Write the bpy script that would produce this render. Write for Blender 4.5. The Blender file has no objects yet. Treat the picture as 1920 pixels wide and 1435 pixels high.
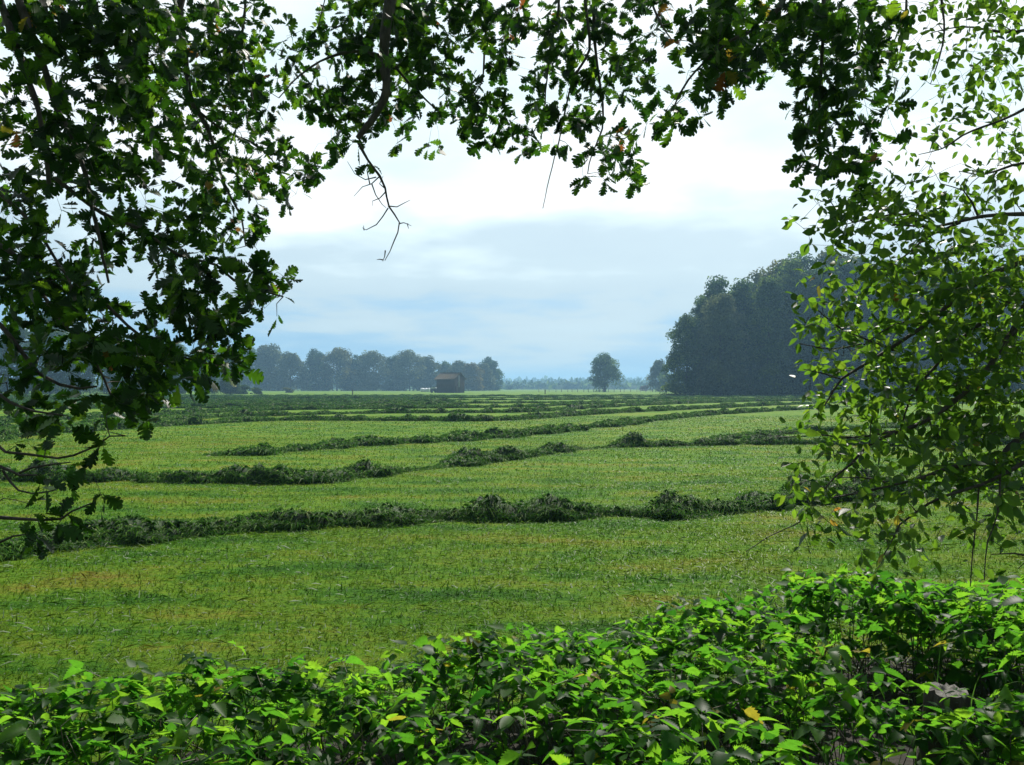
import bpy, math, random
import numpy as np
from mathutils import Vector

random.seed(7)
RNG = np.random.default_rng(11)
SC = bpy.context.scene
COL = SC.collection

# ------------------------------------------------------------------ camera
F = 1507.0                      # focal length in photograph pixels (1920 wide)
CAM_H = 1.7
PITCH = math.atan2(9.5, F)      # horizon at y=727 of 1435
cd = bpy.data.cameras.new('camera'); cam = bpy.data.objects.new('camera', cd); COL.objects.link(cam)
cd.sensor_width = 36.0; cd.lens = F / 1920.0 * 36.0
cd.clip_start = 0.05; cd.clip_end = 20000
cam.location = (0, 0, CAM_H); cam.rotation_euler = (math.pi / 2 + PITCH, 0, 0)
SC.camera = cam

# ------------------------------------------------------------------ sky, sun, exposure
SUN_EL, SUN_AZ = math.radians(43), math.radians(17)      # azimuth clockwise from +Y
w = bpy.data.worlds.new('World'); SC.world = w; w.use_nodes = True
nt = w.node_tree; nt.nodes.clear()
def N(tree, kind, **kw):
    n = tree.nodes.new(kind)
    for k, v in kw.items():
        setattr(n, k, v)
    return n
def math_node(tree, op, a, b=None, clamp=False):
    n = N(tree, 'ShaderNodeMath', operation=op, use_clamp=clamp)
    for i, v in enumerate((a, b)):
        if v is None: continue
        if isinstance(v, (int, float)): n.inputs[i].default_value = v
        else: tree.links.new(v, n.inputs[i])
    return n.outputs[0]
def mixc(tree, fac, a, b, blend='MIX'):
    n = N(tree, 'ShaderNodeMix', data_type='RGBA', blend_type=blend)
    for sock, v in ((n.inputs[0], fac), (n.inputs[6], a), (n.inputs[7], b)):
        if isinstance(v, (int, float)): sock.default_value = v
        elif isinstance(v, tuple): sock.default_value = (*v, 1)
        else: tree.links.new(v, sock)
    return n.outputs[2]
def ramp(tree, fac, stops, interp='LINEAR'):
    n = N(tree, 'ShaderNodeValToRGB'); cr = n.color_ramp; cr.interpolation = interp
    while len(cr.elements) < len(stops): cr.elements.new(0.5)
    for e, (p, c) in zip(cr.elements, stops):
        e.position = p; e.color = (*c, 1) if len(c) == 3 else c
    tree.links.new(fac, n.inputs[0])
    return n.outputs[0]

SKY_K = 0.10
sky = N(nt, 'ShaderNodeTexSky', sky_type='NISHITA', sun_disc=False)
sky.sun_elevation = SUN_EL; sky.sun_rotation = SUN_AZ; sky.air_density = 1.0; sky.dust_density = 1.5; sky.ozone_density = 1.0
tc = N(nt, 'ShaderNodeTexCoord'); sep = N(nt, 'ShaderNodeSeparateXYZ'); nt.links.new(tc.outputs['Generated'], sep.inputs[0])
zz = math_node(nt, 'MAXIMUM', sep.outputs[2], 0.0)
# clouds lie on a sheet overhead: flatten the direction so they stretch towards the horizon
den = math_node(nt, 'ADD', zz, 0.12)
cx = math_node(nt, 'DIVIDE', sep.outputs[0], den); cy = math_node(nt, 'DIVIDE', sep.outputs[1], den)
comb = N(nt, 'ShaderNodeCombineXYZ'); nt.links.new(cx, comb.inputs[0]); nt.links.new(cy, comb.inputs[1]); comb.inputs[2].default_value = 2.3
cl = N(nt, 'ShaderNodeTexNoise'); cl.inputs['Scale'].default_value = 0.55; cl.inputs['Detail'].default_value = 5; cl.inputs['Roughness'].default_value = 0.48; cl.inputs['Distortion'].default_value = 0.3
nt.links.new(comb.outputs[0], cl.inputs['Vector'])
cl2 = N(nt, 'ShaderNodeTexNoise'); cl2.inputs['Scale'].default_value = 1.7; cl2.inputs['Detail'].default_value = 4; cl2.inputs['Roughness'].default_value = 0.5
nt.links.new(comb.outputs[0], cl2.inputs['Vector'])
# thickness rises towards the horizon band, thin bright veil above
e1 = math_node(nt, 'ADD', zz, math_node(nt, 'MULTIPLY', math_node(nt, 'SUBTRACT', cl.outputs[0], 0.5), 0.34))
e1 = math_node(nt, 'ADD', e1, math_node(nt, 'MULTIPLY', math_node(nt, 'SUBTRACT', cl2.outputs[0], 0.5), 0.26))
# cloud deck radiance (already a physical value: a backlit overcast veil, greyer and bluer low down)
cloud = ramp(nt, e1, [(0.0, (1.9, 3.9, 5.9)), (0.05, (2.7, 4.5, 6.1)), (0.10, (4.1, 5.3, 6.0)), (0.17, (4.6, 5.8, 6.4)),
                      (0.215, (6.0, 7.2, 7.6)), (0.27, (8.6, 8.9, 9.0)), (0.36, (6.2, 7.7, 8.0)), (0.45, (8.6, 8.9, 9.0)), (0.60, (7.0, 7.8, 8.2)), (0.75, (4.0, 4.7, 5.5)), (1.0, (3.0, 3.8, 4.8))])
# the veil is bright round the hidden sun and dull behind the viewer
dotn = N(nt, 'ShaderNodeVectorMath', operation='DOT_PRODUCT'); nt.links.new(tc.outputs['Generated'], dotn.inputs[0])
dotn.inputs[1].default_value = (math.sin(SUN_AZ) * math.cos(SUN_EL), math.cos(SUN_AZ) * math.cos(SUN_EL), math.sin(SUN_EL))
mr = N(nt, 'ShaderNodeMapRange', interpolation_type='SMOOTHSTEP'); nt.links.new(dotn.outputs['Value'], mr.inputs[0])
mr.inputs[1].default_value = -0.1; mr.inputs[2].default_value = 0.62; mr.inputs[3].default_value = 0.16; mr.inputs[4].default_value = 1.0
kk = N(nt, 'ShaderNodeCombineXYZ'); [nt.links.new(mr.outputs[0], kk.inputs[i]) for i in range(3)]
cloud = mixc(nt, 1.0, cloud, kk.outputs[0], 'MULTIPLY')
# ramp colours are limited to 1 in some readers: keep them as is, they are linear floats
veil = math_node(nt, 'ADD', 0.80, math_node(nt, 'MULTIPLY', cl2.outputs[0], 0.2))
skyc = mixc(nt, veil, sky.outputs[0], cloud)
bg = N(nt, 'ShaderNodeBackground'); bg.inputs[1].default_value = SKY_K
out = N(nt, 'ShaderNodeOutputWorld'); nt.links.new(skyc, bg.inputs[0]); nt.links.new(bg.outputs[0], out.inputs[0])

sd = bpy.data.lights.new('sun', 'SUN'); sd.energy = 5.0; sd.angle = math.radians(0.6); sd.color = (1.0, 0.95, 0.86)
sun = bpy.data.objects.new('sun', sd); COL.objects.link(sun)
SUN_DIR = Vector((math.sin(SUN_AZ) * math.cos(SUN_EL), math.cos(SUN_AZ) * math.cos(SUN_EL), math.sin(SUN_EL)))
sun.rotation_euler = SUN_DIR.to_track_quat('Z', 'Y').to_euler()
sun.location = SUN_DIR * 30

SC.view_settings.view_transform = 'Standard'; SC.view_settings.look = 'None'
SC.view_settings.exposure = 0.5; SC.view_settings.gamma = 1.0
SC.render.engine = 'CYCLES'
SC.cycles.max_bounces = 6; SC.cycles.diffuse_bounces = 3; SC.cycles.glossy_bounces = 2; SC.cycles.transmission_bounces = 3
SC.cycles.volume_bounces = 0; SC.cycles.caustics_reflective = False; SC.cycles.caustics_refractive = False

# ------------------------------------------------------------------ helpers
def at(px, py, Y):
    """world point seen at photo pixel (px, py), at distance Y along +Y"""
    dx = (px - 960) / F; dz = -(py - 717.5) / F
    c, s = math.cos(PITCH), math.sin(PITCH)
    ry = c - dz * s; rz = s + dz * c
    return Vector((dx / ry * Y, Y, CAM_H + rz / ry * Y))
def ground_at(px, py):
    dx = (px - 960) / F; dz = -(py - 717.5) / F
    c, s = math.cos(PITCH), math.sin(PITCH)
    ry = c - dz * s; rz = s + dz * c
    t = -CAM_H / rz
    return np.array((dx * t, ry * t))
def tag(o, label=None, cat=None, group=None, kind=None):
    if label: o['label'] = label
    if cat: o['category'] = cat
    if group: o['group'] = group
    if kind: o['kind'] = kind
    return o
def empty(name, loc=(0, 0, 0)):
    o = bpy.data.objects.new(name, None); o.empty_display_size = 0.3
    o.location = loc; COL.objects.link(o); return o
class MB:
    """collects vertices and quads/tris, builds ONE mesh object"""
    def __init__(s): s.v = []; s.f = []; s.t = []; s.n = 0
    def add(s, v, f, tint=0.5):
        v = np.asarray(v, float).reshape(-1, 3); f = np.asarray(f, int)
        s.v.append(v); s.f.append(f + s.n)
        t = np.full(len(v), tint) if np.isscalar(tint) else np.asarray(tint, float)
        s.t.append(t); s.n += len(v)
    def build(s, name, mat, parent=None, smooth=False, origin=None):
        me = bpy.data.meshes.new(name)
        V = np.concatenate(s.v) if s.v else np.zeros((0, 3))
        if origin is not None: V = V - np.asarray(origin, float)
        me.vertices.add(len(V)); me.vertices.foreach_set('co', V.astype(np.float32).ravel())
        sizes = np.concatenate([np.full(len(f), f.shape[1]) for f in s.f]); idx = np.concatenate([f.ravel() for f in s.f])
        me.loops.add(len(idx)); me.loops.foreach_set('vertex_index', idx.astype(np.int32))
        me.polygons.add(len(sizes)); starts = np.concatenate([[0], np.cumsum(sizes)[:-1]])
        me.polygons.foreach_set('loop_start', starts.astype(np.int32))
        if smooth: me.polygons.foreach_set('use_smooth', np.ones(len(sizes), bool))
        a = me.attributes.new('tint', 'FLOAT', 'POINT'); a.data.foreach_set('value', np.concatenate(s.t).astype(np.float32))
        me.update(calc_edges=True); me.materials.append(mat)
        o = bpy.data.objects.new(name, me); COL.objects.link(o)
        if parent is not None: o.parent = parent
        elif origin is not None: o.location = origin
        return o
def smooth_path(P, R, step):
    """Catmull-Rom resample of points P with radii R"""
    P = np.asarray(P, float); R = np.asarray(R, float)
    if len(P) == 2: P = np.array([P[0], (P[0] + P[1]) / 2, P[1]]); R = np.array([R[0], R.mean(), R[1]])
    E = np.vstack([2 * P[0] - P[1], P, 2 * P[-1] - P[-2]]); op = []; orr = []
    for i in range(len(P) - 1):
        p0, p1, p2, p3 = E[i:i + 4]; n = max(1, int(np.linalg.norm(p2 - p1) / step))
        for k in range(n):
            t = k / n
            op.append(0.5 * (2 * p1 + (p2 - p0) * t + (2 * p0 - 5 * p1 + 4 * p2 - p3) * t * t + (3 * p1 - p0 - 3 * p2 + p3) * t ** 3))
            orr.append(R[i] * (1 - t) + R[i + 1] * t)
    op.append(P[-1]); orr.append(R[-1])
    return np.array(op), np.array(orr)
def tube(mb, P, R, sides=6, tint=0.5):
    P = np.asarray(P, float); R = np.asarray(R, float)
    if len(P) < 2: return
    T = np.gradient(P, axis=0); T /= np.linalg.norm(T, axis=1)[:, None] + 1e-9
    ref = np.array([0.31, 0.2, 0.93]) if abs(T[0][2]) < 0.9 else np.array([1.0, 0.1, 0.0])
    U = np.cross(T, ref); U /= np.linalg.norm(U, axis=1)[:, None] + 1e-9
    W = np.cross(T, U)
    a = np.linspace(0, 2 * math.pi, sides, endpoint=False)
    V = P[:, None, :] + R[:, None, None] * (np.cos(a)[None, :, None] * U[:, None, :] + np.sin(a)[None, :, None] * W[:, None, :])
    n = len(P); i = np.arange(n - 1)[:, None] * sides; j = np.arange(sides)[None, :]; j2 = (j + 1) % sides
    f = np.stack([i + j, i + j2, i + sides + j2, i + sides + j], -1).reshape(-1, 4)
    mb.add(V.reshape(-1, 3), f, tint)
    mb.add(V[-1], np.array([list(range(sides))]), tint); mb.add(V[0], np.array([list(range(sides))[::-1]]), tint)
def hash2(ix, iy, seed=0):
    h = np.sin(ix * 127.1 + iy * 311.7 + seed * 74.7) * 43758.5453
    return h - np.floor(h)
def vnoise(x, y, seed=0):
    x = np.asarray(x, float); y = np.asarray(y, float)
    ix = np.floor(x); iy = np.floor(y); fx = x - ix; fy = y - iy
    fx = fx * fx * (3 - 2 * fx); fy = fy * fy * (3 - 2 * fy)
    a = hash2(ix, iy, seed); b = hash2(ix + 1, iy, seed); c = hash2(ix, iy + 1, seed); d = hash2(ix + 1, iy + 1, seed)
    return (a * (1 - fx) + b * fx) * (1 - fy) + (c * (1 - fx) + d * fx) * fy
def fbm(x, y, seed=0, o=4):
    r = 0; a = 0.5
    for k in range(o): r = r + a * vnoise(x * 2 ** k, y * 2 ** k, seed + k * 13); a /= 2
    return r / (1 - 0.5 ** o)
def unit(v): return v / (np.linalg.norm(v, axis=-1, keepdims=True) + 1e-9)

# ------------------------------------------------------------------ leaf shapes
def leaf_template(stations, fold=0.18):
    """stations: list of (t, half width, forward sweep); one strip of quads each side of the midrib"""
    v = []; f = []
    for t, wd, sw in stations: v += [(-wd, t + sw, fold * wd), (0, t, 0), (wd, t + sw, fold * wd)]
    for i in range(len(stations) - 1):
        b = 3 * i
        f += [(b, b + 1, b + 4, b + 3), (b + 1, b + 2, b + 5, b + 4)]
    return np.array(v, float), np.array(f)
OAK = leaf_template([(0, .012, 0), (.10, .02, 0), (.20, .12, .03), (.27, .15, .05), (.31, .07, .0), (.38, .24, .06), (.46, .27, .08), (.49, .10, .0),
                     (.57, .33, .07), (.66, .35, .09), (.69, .13, .0), (.76, .30, .06), (.84, .26, .08), (.86, .15, .0), (.93, .15, .04), (1.0, .03, .0)])
OAK_LOW = leaf_template([(0, .02, 0), (.25, .14, .03), (.40, .12, 0), (.62, .27, .05), (.8, .16, 0), (1, .05, 0)])
OVATE = leaf_template([(0, .012, 0), (.10, .03, 0), (.18, .14, 0), (.34, .25, 0), (.5, .28, 0), (.68, .23, 0), (.84, .12, 0), (1.0, .01, 0)], .25)
def serrated():
    st = [(0, .01, 0), (.10, .015, 0), (.14, .14, 0)]
    ts = np.linspace(.2, .95, 8)
    for i, t in enumerate(ts):
        wd = .37 * math.sin(math.pi * min(1, (t * .97 + .03) ** 0.62)) ** .9 + .012
        st += [(t, wd, .035), (t + .03, wd * .72, 0)]
    st.append((1.03, .005, 0))
    return leaf_template(st, .22)
BRAMBLE = serrated()
def nettle():
    st = [(0, .01, 0), (.06, .10, 0)]
    for t in np.linspace(.12, .92, 9):
        wd = .25 * math.sin(math.pi * (t * .9 + .08) ** .8) ** .7 + .01
        st += [(t, wd, .03), (t + .035, wd * .78, 0)]
    return leaf_template(st + [(1.05, .004, 0)], .3)
NETTLE = nettle()
LOBED = leaf_template([(0, .01, 0), (.12, .02, 0), (.16, .22, -.05), (.22, .42, .02), (.30, .20, .0), (.36, .30, .02), (.44, .52, .10), (.50, .40, .08), (.54, .20, .0), (.66, .26, .05), (.74, .17, 0), (.86, .14, .03), (1.0, .01, 0)], .15)
LOWLEAF = leaf_template([(0, .01, 0), (.2, .2, 0), (.5, .3, 0), (.8, .18, 0), (1, .01, 0)], .15)

def leaves(mb, tmpl, pos, direc, normal, size, tint, bend=None):
    """many leaves at once: pos (m,3), direc the midrib, normal roughly the upper side"""
    v, f = tmpl; m = len(pos)
    if m == 0: return
    d = unit(np.asarray(direc, float)); n = np.asarray(normal, float)
    x = unit(np.cross(d, n)); z = np.cross(x, d)
    bend = RNG.normal(.12, .22, m) if bend is None else bend
    L = v[None, :, :] * np.ones((m, 1, 1))
    t = v[None, :, 1]
    L[:, :, 2] = L[:, :, 2] * RNG.uniform(.2, 2.2, (m, 1)) - bend[:, None] * t * t
    L[:, :, 0] *= RNG.uniform(.85, 1.15, (m, 1)); L[:, :, 0] += RNG.normal(0, .06, (m, 1)) * t * t
    L *= np.asarray(size)[:, None, None]
    V = pos[:, None, :] + L[:, :, 0:1] * x[:, None, :] + L[:, :, 1:2] * d[:, None, :] + L[:, :, 2:3] * z[:, None, :]
    fc = (f[None, :, :] + (np.arange(m) * len(v))[:, None, None]).reshape(-1, f.shape[1])
    mb.add(V.reshape(-1, 3), fc, np.repeat(tint, len(v)))

# ------------------------------------------------------------------ materials
def new_mat(name):
    m = bpy.data.materials.new(name); m.use_nodes = True; t = m.node_tree
    t.nodes.clear(); o = N(t, 'ShaderNodeOutputMaterial'); return m, t, o
def leaf_mat(name, stops, trans_stops, trans=0.45, gloss=0.35, spec=0.5):
    """colour by the leaf's own tint; thin blade lets light through"""
    m, t, o = new_mat(name)
    at_ = N(t, 'ShaderNodeAttribute', attribute_name='tint')
    c = ramp(t, at_.outputs['Fac'], stops); ct = ramp(t, at_.outputs['Fac'], trans_stops)
    nz = N(t, 'ShaderNodeTexNoise'); nz.inputs['Scale'].default_value = 60; nz.inputs['Detail'].default_value = 3
    g = N(t, 'ShaderNodeNewGeometry'); t.links.new(g.outputs['Position'], nz.inputs['Vector'])
    k = math_node(t, 'ADD', 0.6, math_node(t, 'MULTIPLY', nz.outputs[0], 0.8))
    kc = N(t, 'ShaderNodeCombineXYZ'); [t.links.new(k, kc.inputs[i]) for i in range(3)]
    c = mixc(t, 1.0, c, kc.outputs[0], 'MULTIPLY'); ct = mixc(t, 1.0, ct, kc.outputs[0], 'MULTIPLY')
    p = N(t, 'ShaderNodeBsdfPrincipled'); t.links.new(c, p.inputs['Base Color']); p.inputs['Roughness'].default_value = gloss
    p.inputs['Specular IOR Level'].default_value = spec
    tr = N(t, 'ShaderNodeBsdfTranslucent'); t.links.new(ct, tr.inputs[0])
    mx = N(t, 'ShaderNodeMixShader'); mx.inputs[0].default_value = trans
    t.links.new(p.outputs[0], mx.inputs[1]); t.links.new(tr.outputs[0], mx.inputs[2]); t.links.new(mx.outputs[0], o.inputs[0])
    return m
def ground_color(t):
    """green stubble with yellow and brown patches, by place on the ground; shared by turf and blades"""
    g = N(t, 'ShaderNodeNewGeometry')
    mp = N(t, 'ShaderNodeMapping'); mp.inputs['Scale'].default_value = (0.42, 1.0, 0.0); mp.inputs['Rotation'].default_value = (0, 0, 0.25)
    t.links.new(g.outputs['Position'], mp.inputs[0])
    n1 = N(t, 'ShaderNodeTexNoise'); n1.inputs['Scale'].default_value = 1.3; n1.inputs['Detail'].default_value = 6; n1.inputs['Roughness'].default_value = 0.65
    n2 = N(t, 'ShaderNodeTexNoise'); n2.inputs['Scale'].default_value = 0.16; n2.inputs['Detail'].default_value = 4
    n3 = N(t, 'ShaderNodeTexNoise'); n3.inputs['Scale'].default_value = 14; n3.inputs['Detail'].default_value = 3; n3.inputs['Roughness'].default_value = 0.7
    for n in (n1, n2, n3): t.links.new(mp.outputs[0], n.inputs['Vector'])
    s = math_node(t, 'ADD', math_node(t, 'MULTIPLY', n1.outputs[0], 0.55), math_node(t, 'MULTIPLY', n2.outputs[0], 0.20))
    s = math_node(t, 'ADD', s, math_node(t, 'MULTIPLY', n3.outputs[0], 0.25))
    return s
GSTOPS = [(0.37, (0.018, 0.070, 0.006)), (0.44, (0.045, 0.135, 0.008)), (0.495, (0.090, 0.185, 0.010)), (0.545, (0.125, 0.195, 0.014)), (0.60, (0.165, 0.175, 0.020)), (0.67, (0.160, 0.120, 0.030))]
def meadow_mat():
    m, t, o = new_mat('meadow'); s = ground_color(t); c = ramp(t, s, GSTOPS)
    p = N(t, 'ShaderNodeBsdfPrincipled'); t.links.new(c, p.inputs['Base Color']); p.inputs['Roughness'].default_value = 0.85
    p.inputs['Specular IOR Level'].default_value = 0.04
    nz = N(t, 'ShaderNodeTexNoise'); nz.inputs['Scale'].default_value = 9; nz.inputs['Detail'].default_value = 8; nz.inputs['Roughness'].default_value = 0.75
    g = N(t, 'ShaderNodeNewGeometry'); t.links.new(g.outputs['Position'], nz.inputs['Vector'])
    b = N(t, 'ShaderNodeBump'); b.inputs['Strength'].default_value = 0.8; b.inputs['Distance'].default_value = 0.08
    t.links.new(nz.outputs[0], b.inputs['Height']); t.links.new(b.outputs[0], p.inputs['Normal'])
    t.links.new(p.outputs[0], o.inputs[0]); return m
def blade_mat():
    m, t, o = new_mat('grass_blades'); s = ground_color(t)
    at_ = N(t, 'ShaderNodeAttribute', attribute_name='tint')
    c = ramp(t, s, GSTOPS)
    k = math_node(t, 'ADD', 0.6, math_node(t, 'MULTIPLY', at_.outputs['Fac'], 0.8))
    kc = N(t, 'ShaderNodeCombineXYZ'); [t.links.new(k, kc.inputs[i]) for i in range(3)]
    c = mixc(t, 1.0, c, kc.outputs[0], 'MULTIPLY')
    dry = math_node(t, 'GREATER_THAN', at_.outputs['Fac'], 0.93)
    c = mixc(t, dry, c, (0.26, 0.32, 0.22))
    p = N(t, 'ShaderNodeBsdfPrincipled'); t.links.new(c, p.inputs['Base Color']); p.inputs['Roughness'].default_value = 0.5
    p.inputs['Specular IOR Level'].default_value = 0.07
    tr = N(t, 'ShaderNodeBsdfTranslucent'); t.links.new(c, tr.inputs[0])
    mx = N(t, 'ShaderNodeMixShader'); mx.inputs[0].default_value = 0.4
    t.links.new(p.outputs[0], mx.inputs[1]); t.links.new(tr.outputs[0], mx.inputs[2]); t.links.new(mx.outputs[0], o.inputs[0]); return m
def rough_mat(name, c1, c2, scale, rough=0.85, stretch=(1, 1, 1), bump=0.5, c3=None):
    m, t, o = new_mat(name)
    tcn = N(t, 'ShaderNodeTexCoord'); mp = N(t, 'ShaderNodeMapping'); mp.inputs['Scale'].default_value = stretch
    t.links.new(tcn.outputs['Object'], mp.inputs[0])
    nz = N(t, 'ShaderNodeTexNoise'); nz.inputs['Scale'].default_value = scale; nz.inputs['Detail'].default_value = 6; nz.inputs['Roughness'].default_value = 0.65
    t.links.new(mp.outputs[0], nz.inputs['Vector'])
    st = [(0.35, c1), (0.65, c2)] if c3 is None else [(0.32, c1), (0.5, c2), (0.68, c3)]
    c = ramp(t, nz.outputs[0], st)
    p = N(t, 'ShaderNodeBsdfPrincipled'); t.links.new(c, p.inputs['Base Color']); p.inputs['Roughness'].default_value = rough
    b = N(t, 'ShaderNodeBump'); b.inputs['Strength'].default_value = bump; b.inputs['Distance'].default_value = 0.03
    t.links.new(nz.outputs[0], b.inputs['Height']); t.links.new(b.outputs[0], p.inputs['Normal'])
    t.links.new(p.outputs[0], o.inputs[0]); return m
M = {}
M['meadow'] = meadow_mat(); M['blade'] = blade_mat()
M['bark'] = rough_mat('oak_bark', (0.030, 0.026, 0.022), (0.10, 0.085, 0.07), 22, 0.8, (1, 1, .35), .8)
M['farbark'] = rough_mat('far_bark', (0.03, 0.026, 0.02), (0.07, 0.06, 0.05), 2, 0.9)
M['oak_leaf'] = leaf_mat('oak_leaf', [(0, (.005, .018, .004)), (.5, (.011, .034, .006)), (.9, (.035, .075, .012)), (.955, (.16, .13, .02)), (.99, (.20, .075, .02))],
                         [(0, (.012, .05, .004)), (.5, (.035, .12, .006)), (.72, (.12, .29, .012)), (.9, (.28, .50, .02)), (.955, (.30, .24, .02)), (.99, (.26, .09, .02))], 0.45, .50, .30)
M['cherry_leaf'] = leaf_mat('ovate_leaf', [(0, (.020, .055, .012)), (.5, (.035, .085, .015)), (.9, (.06, .12, .02)), (.97, (.20, .17, .03)), (1, (.22, .10, .03))],
                            [(0, (.08, .20, .015)), (.5, (.16, .34, .02)), (.9, (.30, .48, .03)), (.97, (.50, .42, .04)), (1, (.50, .25, .04))], .5, .45, .35)
M['bramble_leaf'] = leaf_mat('bramble_leaf', [(0, (.012, .040, .010)), (.5, (.025, .070, .014)), (.96, (.05, .11, .020)), (1, (.20, .16, .03))],
                             [(0, (.03, .15, .010)), (.5, (.125, .38, .020)), (.96, (.28, .54, .025)), (1, (.40, .36, .03))], .55, .45, .10)
M['cut_grass'] = leaf_mat('cut_grass', [(0, (.012, .045, .004)), (.5, (.060, .155, .016)), (.85, (.15, .26, .045)), (1, (.24, .30, .16))],
                          [(0, (.02, .07, .010)), (.5, (.05, .15, .018)), (.85, (.10, .22, .03)), (1, (.24, .30, .12))], .38, .6, .05)
M['mound'] = rough_mat('cut_grass_shade_core', (0.004, 0.014, 0.002), (0.026, 0.065, 0.009), 7, 0.9, (1, 1, 1), 1.0)  # core colour darkened to stand in for shadow among the strands
def far_leaf(name, a, b, c):
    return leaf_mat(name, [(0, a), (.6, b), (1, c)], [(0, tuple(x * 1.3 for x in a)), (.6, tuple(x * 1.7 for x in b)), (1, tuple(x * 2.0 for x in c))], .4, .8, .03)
M['far_green'] = far_leaf('far_green', (.018, .042, .009), (.052, .098, .018), (.14, .19, .04))
M['far_dark'] = far_leaf('far_dark', (.010, .028, .008), (.030, .068, .016), (.10, .15, .035))
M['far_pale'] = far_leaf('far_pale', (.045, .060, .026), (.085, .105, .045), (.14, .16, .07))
M['far_olive'] = far_leaf('far_olive', (.030, .034, .010), (.070, .078, .020), (.15, .15, .04))
M['far_yellow'] = far_leaf('far_yellow', (.06, .055, .018), (.12, .105, .030), (.20, .16, .045))
M['far_rust'] = far_leaf('far_rust', (.05, .035, .02), (.10, .060, .030), (.14, .09, .04))

# ------------------------------------------------------------------ the ground
def grid_sheet(name, x0, x1, y0, y1, nx, ny, mat, zf=None):
    xs = np.linspace(x0, x1, nx); ys = np.linspace(y0, y1, ny); X, Y = np.meshgrid(xs, ys)
    Z = np.zeros_like(X) if zf is None else zf(X, Y)
    mb = MB(); i = (np.arange(ny - 1)[:, None] * nx + np.arange(nx - 1)[None, :]).ravel()
    mb.add(np.stack([X, Y, Z], -1).reshape(-1, 3), np.stack([i, i + 1, i + nx + 1, i + nx], -1))
    return mb.build(name, mat, smooth=True)
g = grid_sheet('ground', -2500, 2500, -140, 2500, 51, 41, M['meadow'])
tag(g, 'mown hay meadow stretching away to the hazy horizon', 'meadow', kind='structure')

# short stubble: blades thin out with distance
def grass():
    mb = MB()
    bands = [(3.6, 6.5, 1900, .030, .0032), (6.5, 10, 1300, .032, .0042), (10, 16, 700, .030, .0062), (16, 27, 260, .032, .010), (27, 48, 75, .036, .018)]
    for y0, y1, dens, h, wd in bands:
        W = 0.78 * y1 + 1.0; n = int(2 * W * (y1 - y0) * dens)
        x = RNG.uniform(-W, W, n); y = RNG.uniform(y0, y1, n); k = np.abs(x) < 0.78 * y + 1.0; x = x[k]; y = y[k]; n = len(x)
        thick = .35 + .9 * fbm(x * 1.3, y * 2.2, 3)
        keep = RNG.random(n) < thick; x = x[keep]; y = y[keep]; n = len(x)
        a = RNG.uniform(0, 2 * math.pi, n); lean = np.abs(RNG.normal(.8, .5, n)); flat = RNG.random(n) < .25; lean[flat] = 1.45
        hh = h * RNG.lognormal(0, .35, n); hh[flat] *= 1.8
        d = np.stack([np.cos(a) * np.sin(lean), np.sin(a) * np.sin(lean), np.cos(lean)], -1)
        s = np.stack([-np.sin(a), np.cos(a), np.zeros(n)], -1) * (wd * RNG.uniform(.6, 1.4, n))[:, None]
        p = np.stack([x, y, np.where(flat, .012, -.002)], -1)
        mid = p + d * (hh * .55)[:, None] + np.array([0, 0, .1]) * hh[:, None]
        tip = p + d * hh[:, None]
        V = np.stack([p - s, p + s, mid + s * .8, tip, mid - s * .8], 1).reshape(-1, 3)
        b = np.arange(n) * 5
        f = np.stack([b, b + 1, b + 2, b + 3, b + 4], -1)
        band = np.clip((fbm(x * .22 - y * .05, y * 1.1, 9) - .45) * 4, 0, 1)
        tn = RNG.random(n) * .93; pale = RNG.random(n) < .015 + .10 * band; tn[pale] = RNG.uniform(.94, 1, pale.sum())
        mb.add(V, f, np.repeat(tn, 5))
    return tag(mb.build('grass', M['blade']), 'short mown grass stubble of the meadow', 'grass', kind='stuff')
grass()

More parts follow.
